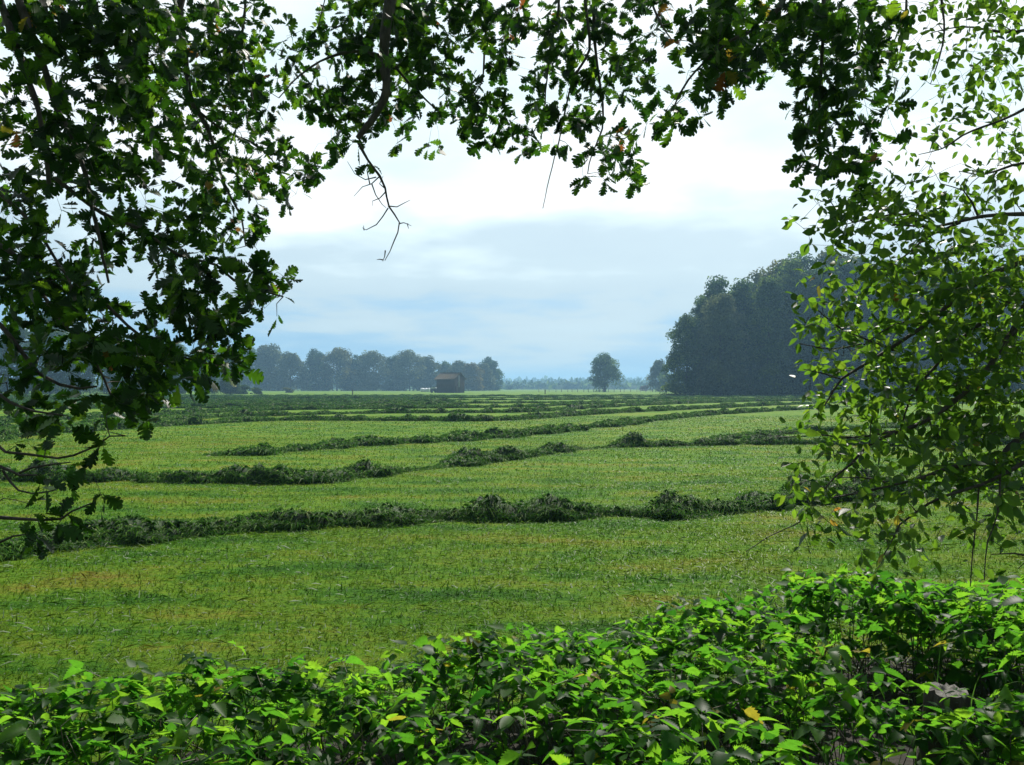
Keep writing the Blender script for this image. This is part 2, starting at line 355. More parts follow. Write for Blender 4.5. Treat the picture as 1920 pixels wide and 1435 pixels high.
# ------------------------------------------------------------------ windrows of cut grass
WG = 'windrows of cut grass across the meadow'
def windrow(path, width, height, label, lump=1.0, dens=1.0, gap=None, seed=0, near=0.0):
    P = np.array([ground_at(*p) for p in path]) if len(path[0]) == 2 and max(abs(path[0][0]), abs(path[0][1])) > 300 or near >= 0 and path[0][1] > 300 else np.array(path)
    P3 = np.column_stack([P, np.zeros(len(P))])
    dist = P[:, 1].mean(); step = max(.06, dist * .0045)
    C, _ = smooth_path(P3, np.ones(len(P3)), step)
    T = unit(np.gradient(C, axis=0)); S = np.stack([-T[:, 1], T[:, 0], np.zeros(len(T))], -1)
    S *= np.sign(S[:, 1])[:, None]                      # points away from the camera
    arc = np.concatenate([[0], np.cumsum(np.linalg.norm(np.diff(C, axis=0), axis=1))])
    u = arc / (width * 1.1)
    H = .22 + 1.0 * vnoise(u * .8, u * 0 + seed * 7.7, seed) ** 1.5 * lump * .60 + 1.0 * vnoise(u * 2.4, u * 0 + 3, seed + 5) ** 1.6
    if gap is not None:
        for g0, g1 in gap:
            tt = arc / arc[-1]; H = H * np.clip(np.maximum((g0 - tt), (tt - g1)) * 40, 0.06, 1)
    ends = np.clip(np.minimum(arc, arc[-1] - arc) / (width * .8), .05, 1); H = np.clip(H, .04, 2) * ends * height
    wob = (fbm(u * .9, u * 0 + 9, seed + 2) - .5) * width * .7
    C = C + S * (width * .5 + wob)[:, None]
    Wd = width * (.75 + .5 * vnoise(u * 1.3, u * 0 + 21, seed + 3)) * np.clip(H / height * 1.4, .35, 1.1)
    nc = 13; a = np.linspace(0, math.pi, nc)
    prof_x = -np.cos(a); prof_z = np.sin(a) ** .8
    jit = vnoise(u[:, None] * 3.1 + a[None, :] * 1.7, a[None, :] * 2.3 + u[:, None] * 0 + seed, seed + 4)
    jit2 = vnoise(u[:, None] * 9.1 + a[None, :] * 1.1, a[None, :] * 6.3 + u[:, None] * 0 + seed, seed + 8)
    rad = .42 + .85 * jit + .45 * (jit2 - .5)
    off = S[:, None, :] * (Wd[:, None] * .5 * prof_x[None, :] * (.8 + .4 * jit))[:, :, None]
    V = C[:, None, :] + off; V[:, :, 2] = H[:, None] * prof_z[None, :] * rad - .01
    mb = MB(); n = len(C); i = (np.arange(n - 1)[:, None] * nc + np.arange(nc - 1)[None, :]).ravel()
    mb.add(V.reshape(-1, 3), np.stack([i, i + 1, i + nc + 1, i + nc], -1), .3)
    t = empty('hay_windrow', (float(C[n // 2][0]), float(C[n // 2][1]), 0)); tag(t, label, 'windrow', WG)
    org = tuple(t.location)
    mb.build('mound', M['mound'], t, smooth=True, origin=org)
    # loose strands over the heap
    length = arc[-1]; m = int(length * width * 1500 * dens)
    ii = RNG.uniform(0, n - 1.001, m); jj = RNG.uniform(0, nc - 1.001, m); i0 = ii.astype(int); j0 = jj.astype(int); fi = (ii - i0)[:, None]; fj = (jj - j0)[:, None]
    base = (V[i0, j0] * (1 - fi) + V[i0 + 1, j0] * fi) * (1 - fj) + (V[i0, j0 + 1] * (1 - fi) + V[i0 + 1, j0 + 1] * fi) * fj
    keep = RNG.random(m) < np.clip(.25 + H[i0] / height, 0, 1); base = base[keep]; i0 = i0[keep]; jj = jj[keep]; m = len(base)
    ang = jj / (nc - 1) * math.pi; nrm = unit(S[i0] * (-np.cos(ang))[:, None] * .9 + np.array([0, 0, 1.]) * (np.sin(ang) + .15)[:, None])
    tang = unit(np.cross(nrm, RNG.normal(size=(m, 3)))); up = RNG.uniform(0, .55, m)[:, None]
    d = unit(tang * (1 - up) + nrm * up * .9); wdt = max(.0028, dist * .00042); Ls = RNG.uniform(.06, .19, m) * (1 + dist * .012) * (height / .4) ** .5
    side = unit(np.cross(d, nrm + .3 * RNG.normal(size=(m, 3)))) * (wdt * RNG.uniform(.6, 1.5, m))[:, None]
    p0 = base - d * (Ls * .25)[:, None] + nrm * .006; p1 = base + d * (Ls * .3)[:, None] + nrm * (.16 * Ls)[:, None]
    p2 = base + d * (Ls * .75)[:, None] + nrm * (.05 * Ls)[:, None] - np.array([0, 0, .35]) * Ls[:, None]; p2[:, 2] = np.maximum(p2[:, 2], .004); p0[:, 2] = np.maximum(p0[:, 2], .003)
    ms = MB(); b = np.arange(m) * 5; V2 = np.stack([p0 - side * .6, p0 + side * .6, p1 + side, p2, p1 - side], 1).reshape(-1, 3)
    cl = np.clip(RNG.beta(2, 2.6, m) + (RNG.random(m) < .035) * .6, 0, 1)
    ms.add(V2, np.stack([b, b + 1, b + 2, b + 3, b + 4], -1), np.repeat(cl, 5))
    # scattered stalks beside the row
    m = int(length * 230 * dens); k = RNG.integers(0, n, m); sc = RNG.normal(0, width * .62, m)
    p = C[k] + S[k] * sc[:, None]; p[:, 2] = .012; a2 = RNG.uniform(0, 6.28, m); d = np.stack([np.cos(a2), np.sin(a2), RNG.uniform(0, .35, m)], -1)
    s2 = np.stack([-np.sin(a2), np.cos(a2), 0 * a2], -1) * wdt; L2 = RNG.uniform(.05, .14, m)[:, None]
    V2 = np.stack([p - s2, p + s2, p + d * L2 + s2 * .4, p + d * L2 * 1.1], 1).reshape(-1, 3); b = np.arange(m) * 4
    ms.add(V2, np.stack([b, b + 1, b + 2, b + 3], -1), np.repeat(np.clip(RNG.beta(2, 2, m) + .1, 0, 1), 4))
    ms.build('strands', M['cut_grass'], t, origin=org)
    return t
windrow([(-160, 1085), (0, 1052), (160, 1028), (400, 1012), (640, 994), (860, 978), (1130, 972), (1330, 972), (1480, 952), (1700, 932), (1920, 915), (2060, 905)],
        .85, .22, 'nearest thick row of dark cut grass running the whole width of the meadow', 1.0, 1.5, None, 1)
windrow([(-120, 905), (110, 902), (300, 905), (520, 908), (650, 900), (790, 885), (900, 872), (1040, 853), (1150, 842), (1260, 838), (1450, 834), (1600, 836), (1780, 838), (2000, 832)],
        .9, .24, 'second row of cut grass, lumpy at the left and broken by gaps', 1.1, .8, [(.30, .33), (.52, .54)], 2)
windrow([(1380, 826), (1440, 819), (1520, 812), (1620, 806), (1760, 800), (1960, 792)], 1.0, .18, 'short loose row of cut grass behind the low branches with oval leaves', .9, .6, None, 31)
windrow([(405, 858), (530, 851), (700, 837), (900, 826), (1110, 806), (1220, 792), (1350, 778), (1520, 768), (1640, 762), (1900, 755)],
        1.0, .24, 'third row of cut grass curving up towards the dark wood', .8, .55, [(.62, .65)], 3)
windrow([(-150, 838), (0, 822), (130, 812), (320, 800), (500, 790), (620, 789), (800, 790), (960, 789), (1100, 779), (1300, 768), (1450, 761), (1560, 757), (1800, 752)],
        1.1, .27, 'fourth row of cut grass, wavy and unbroken below the wooden hut', 1.0, .4, None, 4)
windrow([(-100, 812), (60, 803), (240, 794), (420, 783), (560, 779), (700, 776), (850, 775), (1000, 773), (1130, 765), (1250, 759), (1400, 754), (1640, 750)],
        1.2, .28, 'fifth row of cut grass, thick at the left and thin before the wood', 1.0, .3, None, 5)
windrow([(-100, 800), (150, 786), (330, 778), (520, 770), (660, 768), (820, 766), (990, 764), (1090, 759), (1200, 755), (1330, 751), (1500, 747)],
        1.2, .28, 'sixth row of cut grass counted from the leafy undergrowth', 1.0, .28, None, 6)
def row_pts(y0, xa, xb, k):
    pts = []
    for x in np.linspace(xa, xb, 9):
        pts.append((x, y0 + (.10 * x - .5 if x <= -5 else (.30 * x + .19 * (x - 5) if x > 5 else .05 * x)) + 2.0 * math.sin(x * .07 + k)))
    return pts
for k, (y0, nm) in enumerate([(86, 'seventh'), (106, 'eighth'), (130, 'ninth'), (158, 'last')]):
    windrow(row_pts(y0, -.30 * y0, min(.46 * y0, 58), k), 1.1, .22, f'{nm} long row of cut grass counted from the undergrowth, a thin line before the wood', 1.0, .2, None, 10 + k, near=-1)
for k, (y0, nm) in enumerate([(67, 'nearest'), (74, 'second'), (82, 'third'), (91, 'fourth'), (101, 'fifth'), (113, 'sixth'), (127, 'seventh'), (143, 'eighth'), (162, 'farthest')]):
    windrow(row_pts(y0, -.72 * y0, -.04 * y0 - 3 * (k % 3), k + 3), 1.3, .24, f'{nm} of the rough broken rows of cut grass on the left, before the hut', 1.3, .2, None, 30 + k, near=-1)

# ------------------------------------------------------------------ distant trees
def crown_mesh(name, H, Rr, z0, nb, nf, fs, mat, seed, shape='round'):
    """uneven crown: many leaf-sized faces on overlapping clumps, gaps between the clumps"""
    r = np.random.default_rng(seed); mb = MB(); C = []; R = []
    for k in range(nb):
        t = r.random() ** (.85 if shape == 'round' else 1.1)
        zc = z0 + (H - z0) * ((.08 if shape == 'round' else .02) + .86 * t)
        if shape == 'round': prof = math.sin(math.pi * min(1, max(0.02, (.12 + .88 * t) ** .9))) ** .6
        elif shape == 'edge': prof = (1 - t ** 2.6) ** .5 * .95 + .05
        else: prof = (1 - t) ** .7
        a = r.uniform(0, 2 * math.pi); rr = Rr * prof * r.uniform(.35, .92)
        C.append((math.cos(a) * rr, math.sin(a) * rr, zc)); R.append(Rr * r.uniform(.22, .46))
    C = np.array(C); R = np.array(R)
    pr = R ** 2 / (R ** 2).sum(); k = r.choice(nb, nf, p=pr)
    d = unit(r.normal(size=(nf, 3))); d[:, 2] = np.where(r.random(nf) < .6, np.abs(d[:, 2]), d[:, 2])
    rad = R[k] * (1 - .5 * r.random(nf) ** 2.2) * (1 + .22 * np.sin(d[:, 0] * 7 + k) * np.sin(d[:, 2] * 6))
    p = C[k] + d * rad[:, None]; p[:, 2] = np.maximum(p[:, 2], .3)
    nrm = unit(d * 1.0 + r.normal(size=(nf, 3)) * .42); dd = unit(np.cross(nrm, r.normal(size=(nf, 3))))
    leaves(mb, (np.array([(-.5, 0, 0), (0, -.45, .08), (.5, .05, 0), (0, .5, .08)], float), np.array([(0, 1, 2, 3)])),
           p, dd, nrm, fs * r.uniform(.6, 1.4, nf), np.clip(r.normal(.5, .2, nf) + (hash2(k * 1., k * 0. + 5) - .5) * .7, 0, 1), bend=np.zeros(nf))
    me = mb.build(name, mat)
    return me
def trunk_mesh(H, Rr, z0, tr, seed):
    r = np.random.default_rng(seed + 99); mb = MB()
    P, Rd = smooth_path([(0, 0, -.2), (0.05 * tr, .1, z0), (.3 * tr, -.2, H * .55), (0, 0, H * .86)], [tr * 1.3, tr, tr * .6, tr * .15], H / 12)
    tube(mb, P, Rd, 7)
    for k in range(7):
        a = r.uniform(0, 6.28); zb = z0 + (H - z0) * r.uniform(0.02, .5); L = Rr * r.uniform(.5, .85)
        P, Rd = smooth_path([(0, 0, zb), (math.cos(a) * L * .5, math.sin(a) * L * .5, zb + L * .35), (math.cos(a) * L, math.sin(a) * L, zb + L * .6)], [tr * .5, tr * .3, tr * .08], L / 4)
        tube(mb, P, Rd, 5)
    return mb
def make_tree(name, H, Rr, z0, nb, nf, fs, mat, seed, shape='round', tr=.35):
    t = empty(name)
    c = crown_mesh('crown', H, Rr, z0, nb, nf, fs, mat, seed, shape); c.parent = t
    trunk_mesh(H, Rr, z0, tr, seed).build('trunk', M['farbark'], t, smooth=True)
    return t
PROTO = {}
USED = set()
def place_tree(key, x, y, rot, s, label, group, cat='tree', mat=None, sz=None):
    src = PROTO[key]
    if key not in USED: t = src; USED.add(key); fresh = True
    else:
        t = src.copy(); COL.objects.link(t); fresh = False
        for ch in PROTO_CH[key]:
            c = ch.copy(); c.parent = t; COL.objects.link(c)
            if mat and c.name.startswith('crown'):
                c.data = tinted(ch.data, mat)
    t.location = (x, y, 0); t.rotation_euler = (0, 0, rot); t.scale = (s, s, sz or s)
    tag(t, label, cat, group); return t
_tint = {}
def tinted(me, mat):
    k = (me.name, mat)
    if k not in _tint:
        m2 = me.copy(); m2.materials.clear(); m2.materials.append(M[mat]); _tint[k] = m2
    return _tint[k]
PROTO['edge_a'] = make_tree('broadleaf_tree', 26, 6.0, .0, 95, 26000, .42, M['far_dark'], 1, 'edge', .35)
PROTO['edge_b'] = make_tree('broadleaf_tree', 23, 5.6, .0, 85, 24000, .40, M['far_green'], 2, 'edge', .32)
PROTO['edge_c'] = make_tree('broadleaf_tree', 28, 5.0, .3, 85, 24000, .42, M['far_dark'], 3, 'edge', .32)
PROTO['line_a'] = make_tree('broadleaf_tree', 21, 9.5, 0.2, 60, 12000, .65, M['far_green'], 4, 'edge', .4)
PROTO['line_b'] = make_tree('broadleaf_tree', 22, 8.0, 0.2, 56, 12000, .65, M['far_dark'], 5, 'edge', .4)
PROTO['line_c'] = make_tree('broadleaf_tree', 17, 8.5, .6, 36, 8000, .7, M['far_pale'], 6, 'edge', .35)
PROTO['lone'] = make_tree('oak_tree', 13.6, 7.0, .9, 50, 11000, .45, M['far_green'], 8, 'round', .55)
PROTO['bush'] = make_tree('round_bush', 5, 4, .0, 16, 2600, .5, M['far_green'], 9, 'edge', .12)
PROTO_CH = {k: [c for c in v.children] for k, v in PROTO.items()}

def wpx(px, Y): return (px - 960) / F * Y
# the dark wood on the right, edge about 170 m off
GR = 'broadleaf trees of the dark wood'
wood = [(1287, 172, 'edge_b', 18.5, None), (1318, 176, 'edge_c', 22.5, 'far_olive'), (1352, 168, 'edge_b', 22.5, 'far_pale'), (1395, 176, 'edge_a', 27, 'far_green'), (1440, 168, 'edge_c', 26, 'far_green'),
        (1488, 174, 'edge_a', 31.5, 'far_green'), (1535, 168, 'edge_b', 29, 'far_dark'), (1580, 172, 'edge_c', 30.5, None), (1630, 168, 'edge_a', 29, None), (1680, 174, 'edge_b', 30, 'far_dark'),
        (1730, 168, 'edge_a', 28, None), (1780, 172, 'edge_c', 29, None), (1835, 168, 'edge_b', 28, None), (1890, 172, 'edge_a', 29, None), (1950, 168, 'edge_c', 28, None), (2010, 170, 'edge_a', 28, None),
        (1352, 186, 'edge_a', 29, None), (1420, 190, 'edge_a', 31.5, 'far_pale'), (1465, 188, 'edge_c', 33, 'far_olive'), (1512, 190, 'edge_a', 35.5, None), (1560, 188, 'edge_b', 36, 'far_pale'), (1610, 190, 'edge_a', 35, None),
        (1660, 188, 'edge_c', 33, 'far_green'), (1710, 190, 'edge_b', 32, None), (1765, 188, 'edge_a', 32, None), (1820, 190, 'edge_c', 32, None), (1880, 188, 'edge_a', 32, None), (1940, 190, 'edge_b', 32, None)]
HT = {'edge_a': 26, 'edge_b': 23, 'edge_c': 28, 'line_a': 21, 'line_b': 22, 'line_c': 17, 'lone': 13.6, 'bush': 5}
posw = ['at the outer corner of the dark wood', 'second from the outer corner of the dark wood']
ORD = ['first','second','third','fourth','fifth','sixth','seventh','eighth','ninth','tenth','eleventh','twelfth','thirteenth','fourteenth','fifteenth','sixteenth']
for i, (px, Y, key, h, mt) in enumerate(wood):
    if i == 0: lab = 'tall leafy tree standing at the outer left corner of the dark wood'
    elif i == 2: lab = 'paler green tree in the front edge of the dark wood, third from its outer corner'
    elif i < 16: lab = f'dark green tree in the front edge of the wood, {ORD[i]} from its outer corner'
    else: lab = f'taller tree rising behind the front edge of the wood, {ORD[i - 16]} from its outer corner'
    place_tree(key, wpx(px, Y), Y, i * 1.9, h / HT[key], lab, GR, mat=mt)
# tree line in the middle distance, about 420 m off
GL = 'trees of the hazy line behind the wooden hut'
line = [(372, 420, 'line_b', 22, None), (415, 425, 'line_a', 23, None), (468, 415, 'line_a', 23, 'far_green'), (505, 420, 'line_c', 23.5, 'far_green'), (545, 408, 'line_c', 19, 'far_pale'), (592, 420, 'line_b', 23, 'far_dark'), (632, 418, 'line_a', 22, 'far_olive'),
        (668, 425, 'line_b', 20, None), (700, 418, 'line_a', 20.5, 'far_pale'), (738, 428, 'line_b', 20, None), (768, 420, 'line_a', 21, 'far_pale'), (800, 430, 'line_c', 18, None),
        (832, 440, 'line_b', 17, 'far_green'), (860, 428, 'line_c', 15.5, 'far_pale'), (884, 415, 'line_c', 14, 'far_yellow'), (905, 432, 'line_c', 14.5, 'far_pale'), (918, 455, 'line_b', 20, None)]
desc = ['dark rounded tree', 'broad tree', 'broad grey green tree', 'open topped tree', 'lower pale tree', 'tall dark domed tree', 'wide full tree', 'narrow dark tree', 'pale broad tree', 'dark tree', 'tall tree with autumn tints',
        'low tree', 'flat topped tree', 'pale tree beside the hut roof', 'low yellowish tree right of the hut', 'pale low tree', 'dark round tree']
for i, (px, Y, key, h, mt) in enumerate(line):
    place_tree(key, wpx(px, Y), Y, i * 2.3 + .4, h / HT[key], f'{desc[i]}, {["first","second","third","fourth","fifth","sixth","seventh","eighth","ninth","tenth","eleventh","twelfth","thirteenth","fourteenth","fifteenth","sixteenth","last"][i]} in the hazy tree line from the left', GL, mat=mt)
for i, (px, Y, key, h) in enumerate([(-40, 205, 'edge_b', 18), (30, 200, 'edge_a', 20), (95, 198, 'edge_b', 21), (150, 205, 'edge_a', 19), (215, 200, 'edge_b', 16), (275, 206, 'edge_a', 15), (330, 202, 'edge_b', 14), (388, 205, 'edge_a', 13), (432, 202, 'edge_b', 11)]):
    place_tree(key, wpx(px, Y), Y, i * 1.3, h / HT[key], f'dusky tree behind the oak leaves at the far left, {["first","second","third","fourth","fifth","sixth","seventh","eighth","last"][i]} from the picture edge', 'nearer trees behind the oak leaves')
for i, (px, Y, h, mt, lab) in enumerate([(455, 205, 2.2, None, 'low dark bush at the foot of the trees behind the oak leaves'), (478, 208, 1.6, None, 'small round bush next to the low dark bush on the field edge'), (538, 260, 1.7, 'far_pale', 'low pale scrub on the field edge before the hazy trees')]):
    place_tree('bush', wpx(px, Y), Y, i, h / 5 * 1.2, lab, 'bushes on the field edge', 'bush', mt, sz=h / 5)
place_tree('lone', wpx(1134, 320), 320, .8, 1.02, 'lone round tree standing by itself on the open meadow', None)
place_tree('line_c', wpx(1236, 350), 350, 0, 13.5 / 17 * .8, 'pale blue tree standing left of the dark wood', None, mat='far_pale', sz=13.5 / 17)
place_tree('bush', wpx(1250, 330), 330, .5, 1.25, 'round bush in front of the pale tree left of the dark wood', 'bushes on the far meadow', 'bush', sz=1.35)
for px, Y, h, mt, lab in [(1210, 420, 2.6, 'far_rust', 'low reddish brown bush on the far meadow left of the dark wood'), (1068, 700, 6.5, 'far_green', 'hazy round bush left of the lone round tree'), (1000, 800, 6, 'far_green', 'faint hazy bush between the tree line and the lone tree'),
                      (960, 620, 3.2, 'far_green', 'faint low bush right of the last tree of the hazy line'), (1180, 760, 6, 'far_green', 'faint hazy bush right of the lone round tree')]:
    place_tree('bush', wpx(px, Y), Y, Y, h / 5 * 1.5, lab, 'bushes on the far meadow', 'bush', mt, sz=h / 5)
# far-off woods that read as one mass
def far_woods():
    mb = MB(); r = np.random.default_rng(5)
    for Y, hh, n in [(720, 6, 5000), (1100, 11, 6000), (1700, 22, 6000)]:
        x = r.uniform(-.75 * Y, .75 * Y, n); top = hh * (.45 + .8 * fbm(x / 60., x * 0 + Y, 3)); z = top * r.random(n) ** .6
        p = np.stack([x, Y + r.uniform(-25, 25, n), z], -1); nn = unit(r.normal(size=(n, 3)) + np.array([0, -.5, .5]))
        leaves(mb, LOWLEAF, p, unit(np.cross(nn, r.normal(size=(n, 3)))), nn, r.uniform(5, 11, n) * Y / 1500, r.random(n), np.zeros(n))
        xs = np.linspace(-.8 * Y, .8 * Y, 500); tp = hh * (.42 + .7 * fbm(xs / 60., xs * 0 + Y, 3))
        V = np.concatenate([np.stack([xs, xs * 0 + Y - 12, xs * 0 - .1], -1), np.stack([xs, xs * 0 + Y, tp * .8], -1), np.stack([xs, xs * 0 + Y + 15, tp * .8], -1), np.stack([xs, xs * 0 + Y + 25, xs * 0 - .1], -1)])
        i = np.arange(499); f = np.concatenate([np.stack([i + 500 * q, i + 1 + 500 * q, i + 501 + 500 * q, i + 500 + 500 * q], -1) for q in range(3)])
        mb.add(V, f, .4)
    tag(mb.build('distant_woods', M['far_dark']), 'hazy blue woods along the horizon', 'woods', kind='stuff')
far_woods()

# ------------------------------------------------------------------ hay hut, bales, fences
def box_v(x0, x1, y0, y1, z0, z1):
    v = [(x, y, z) for z in (z0, z1) for y in (y0, y1) for x in (x0, x1)]
    return np.array(v, float), np.array([(0, 2, 3, 1), (4, 5, 7, 6), (0, 1, 5, 4), (2, 6, 7, 3), (0, 4, 6, 2), (1, 3, 7, 5)])
M['plank'] = rough_mat('weathered_planks', (.050, .026, .016), (.13, .075, .050), 3, .85, (6, 6, .3), .6)
M['grey_plank'] = rough_mat('pale_planks', (.16, .15, .16), (.30, .28, .29), 3, .8, (6, 6, .3), .4)
M['roof'] = rough_mat('mossy_roof_tiles', (.060, .038, .022), (.13, .085, .04), 5, .9, (1, 1, 1), .6, (.10, .11, .04))
M['white_wrap'] = rough_mat('white_plastic', (.65, .67, .68), (.8, .8, .8), 3, .35)
M['post'] = rough_mat('fence_post', (.06, .05, .04), (.14, .12, .10), 6, .85)
M['wire'] = rough_mat('fence_wire', (.10, .10, .10), (.2, .2, .2), 6, .4)
def hut():
    Y = 256; cx = wpx(852, Y); t = empty('wooden_hut', (cx, Y, 0)); t.rotation_euler = (0, 0, math.radians(-31))
    tag(t, 'small weathered wooden hay hut with a pitched roof in front of the tree line', 'hut')
    L, Wd, e, rdg = 7.0, 5.6, 4.7, 6.4             # corner at the origin; long wall runs to -x, gable wall to +y
    mb = MB()
    rr = np.random.default_rng(4)
    def planks(p0, p1, zt):                        # upright boards with slightly different depths
        p0 = np.array(p0); p1 = np.array(p1); n = int(np.linalg.norm(p1 - p0) / .25); d = (p1 - p0) / n; q = np.array([d[1], -d[0]]); q /= np.linalg.norm(q)
        for k in range(n):
            a = p0 + d * (k + .03); b = p0 + d * (k + .97); o = q * rr.uniform(.0, .03)
            za, zb = zt(k / n), zt((k + 1) / n)
            v = [(*(a + o), 0), (*(b + o), 0), (*(b + o), zb), (*(a + o), za), (*(a - q * .06), 0), (*(b - q * .06), 0), (*(b - q * .06), zb), (*(a - q * .06), za)]
            mb.add(v, [(0, 1, 2, 3), (5, 4, 7, 6), (0, 3, 7, 4), (1, 5, 6, 2), (3, 2, 6, 7), (0, 4, 5, 1)], rr.random())
    flat = lambda s: e
    gab = lambda s: e + (rdg - e) * (1 - abs(2 * s - 1))
    planks((-L, 0), (0, 0), flat); planks((0, 0), (0, Wd), gab); planks((0, Wd), (-L, Wd), flat); planks((-L, Wd), (-L, 0), gab)
    mb.build('wall', M['plank'], t)
    d = MB()
    v, f = box_v(.05, .10, 2.0, 2.9, 1.8, 5.6); d.add(v, f); d.build('pale_board_panel', M['grey_plank'], t)
    d = MB(); v, f = box_v(.06, .11, .5, 1.7, .1, 2.4); d.add(v, f)
    for zz_ in (.5, 1.9): v, f = box_v(.11, .14, .55, 1.65, zz_, zz_ + .14); d.add(v, f)
    dr = d.build('door', M['plank'], t)
    rf = MB(); ov = .7
    sl = (rdg - e) / (Wd / 2)
    for s in (0, 1):
        y_e = -ov if s == 0 else Wd + ov; ze = e - ov * sl
        n = 12
        for k in range(n):                         # courses, each lapping the one below
            a0, a1 = k / n, (k + 1.12) / n
            ya, yb = y_e + (Wd / 2 - y_e) * a0, y_e + (Wd / 2 - y_e) * min(a1, 1); za, zb = ze + (rdg - ze) * a0 + .10, ze + (rdg - ze) * min(a1, 1) + .06
            v = [(-L - .6, ya, za), (.55, ya, za), (.55, yb, zb), (-L - .6, yb, zb), (-L - .6, ya, za - .07), (.55, ya, za - .07), (.55, yb, zb - .07), (-L - .6, yb, zb - .07)]
            rf.add(v, [(0, 1, 2, 3), (5, 4, 7, 6), (0, 3, 7, 4), (1, 5, 6, 2), (3, 2, 6, 7), (0, 4, 5, 1)], rr.random())
    r = rf.build('roof', M['roof'], t)
    rg = MB(); v, f = box_v(-L - .62, .57, Wd / 2 - .14, Wd / 2 + .14, rdg + .08, rdg + .2); rg.add(v, f); rg.build('ridge_cap', M['roof'], r)
    # stack of grey boards leaning low beside the hut
hut()
def bale(name, px, Y, Rr, L, rot, label, group, mat='white_wrap'):
    mb = MB(); n = 20; a = np.linspace(0, 2 * math.pi, n, endpoint=False); rings = [(-L / 2, .82), (-L / 2 + .08, .97), (-L / 4, 1.0), (0, .985), (L / 4, 1.0), (L / 2 - .08, .97), (L / 2, .82)]
    V = [(x, math.cos(q) * Rr * k, Rr + math.sin(q) * Rr * k - .04) for x, k in rings for q in a]
    fs = [(i * n + j, i * n + (j + 1) % n, (i + 1) * n + (j + 1) % n, (i + 1) * n + j) for i in range(len(rings) - 1) for j in range(n)]
    mb.add(V, fs); k0 = len(V)
    mb.add(V[:n], [tuple(range(n))]); mb.add(V[-n:], [tuple(range(n))[::-1]])
    o = mb.build(name, M[mat], smooth=True); o.location = (wpx(px, Y), Y, 0); o.rotation_euler = (0, 0, rot)
    return tag(o, label, 'bale', group)
BG = 'white wrapped bales left of the hut'
bale('silage_bale', 791.5, 330, .75, 1.3, .3, 'white wrapped bale, leftmost of the three by the hut', BG)
bale('silage_bale', 797.5, 331, .75, 1.3, .1, 'white wrapped bale in the middle of the three by the hut', BG)
bale('silage_bale', 803.5, 330, .75, 1.3, -.2, 'white wrapped bale, the one of the three nearest the hut', BG)
def trailer():
    Y = 262; t = empty('hay_trailer', (wpx(813, Y), Y, 0)); tag(t, 'low grey covered trailer parked against the left end of the hut', 'trailer')
    mb = MB(); v, f = box_v(-1.1, 1.1, -.8, .8, .5, 1.35); v[4:, 0] *= .92; mb.add(v, f); mb.build('body', M['post'], t)
    mb = MB(); P = [(-1.2, -.9, 1.36), (-1.2, .9, 1.36), (-.6, .9, 1.75), (-.6, -.9, 1.75), (.7, -.9, 1.8), (.7, .9, 1.8), (1.2, .9, 1.36), (1.2, -.9, 1.36)]
    mb.add(P, [(0, 3, 2, 1), (3, 4, 5, 2), (4, 7, 6, 5), (0, 1, 6, 7)]); mb.add(P, [(0, 7, 4, 3), (1, 2, 5, 6)]); mb.build('cover', M['white_wrap'], t)
    for x in (-.6, .6):
        for y in (-.85, .85):
            w_ = MB(); P_, R_ = np.array([(x, y - .09, .36), (x, y + .09, .36)]), np.array([.36, .36]); tube(w_, P_, R_, 16); w_.build('wheel', M['farbark'], t)
trailer()
def fence():
    t = empty('pasture_fence', (wpx(1120, 300), 300, 0)); tag(t, 'thin wire fence on wooden posts before the lone round tree', 'fence')
    rr = np.random.default_rng(3); pts = []
    for i, px in enumerate(np.linspace(1012, 1252, 25)):
        Y = 300 + rr.uniform(-2, 2); x = wpx(px + rr.uniform(-3, 3), Y); h = rr.uniform(1.05, 1.45); pts.append((x, Y, h))
        mb = MB(); ln = rr.normal(0, .04)
        tube(mb, [(x, Y, -.2), (x + ln, Y, h * .5), (x + ln * 2, Y, h)], [.10, .095, .085], 7)
        o = mb.build('post', M['post'], t, origin=tuple(t.location))
    for z in (.45, .95):
        mb = MB(); tube(mb, [(a, b, z) for a, b, c in pts], [.012] * len(pts), 4); mb.build('wire', M['wire'], t, origin=tuple(t.location))
fence()
for px, Y, h, lab in [(661, 190, 1.25, 'single dark post standing in the meadow left of the hut'), (1022, 205, 1.1, 'single thin post standing in the meadow right of the hut')]:
    mb = MB(); x = wpx(px, Y); tube(mb, [(0, 0, -.2), (.01, 0, h * .6), (.03, 0, h)], [.13, .12, .10], 8)
    mb.add([(-.13, -.1, h * .8), (.19, -.1, h * .8), (.19, .1, h * .8), (-.13, .1, h * .8), (-.13, -.1, h * .95), (.19, -.1, h * .95), (.19, .1, h * .95), (-.13, .1, h * .95)],
           [(0, 1, 5, 4), (1, 2, 6, 5), (2, 3, 7, 6), (3, 0, 4, 7), (4, 5, 6, 7), (0, 3, 2, 1)])
    o = mb.build('marker_post', M['post']); o.location = (x, Y, 0); tag(o, lab, 'post', 'single posts in the meadow')

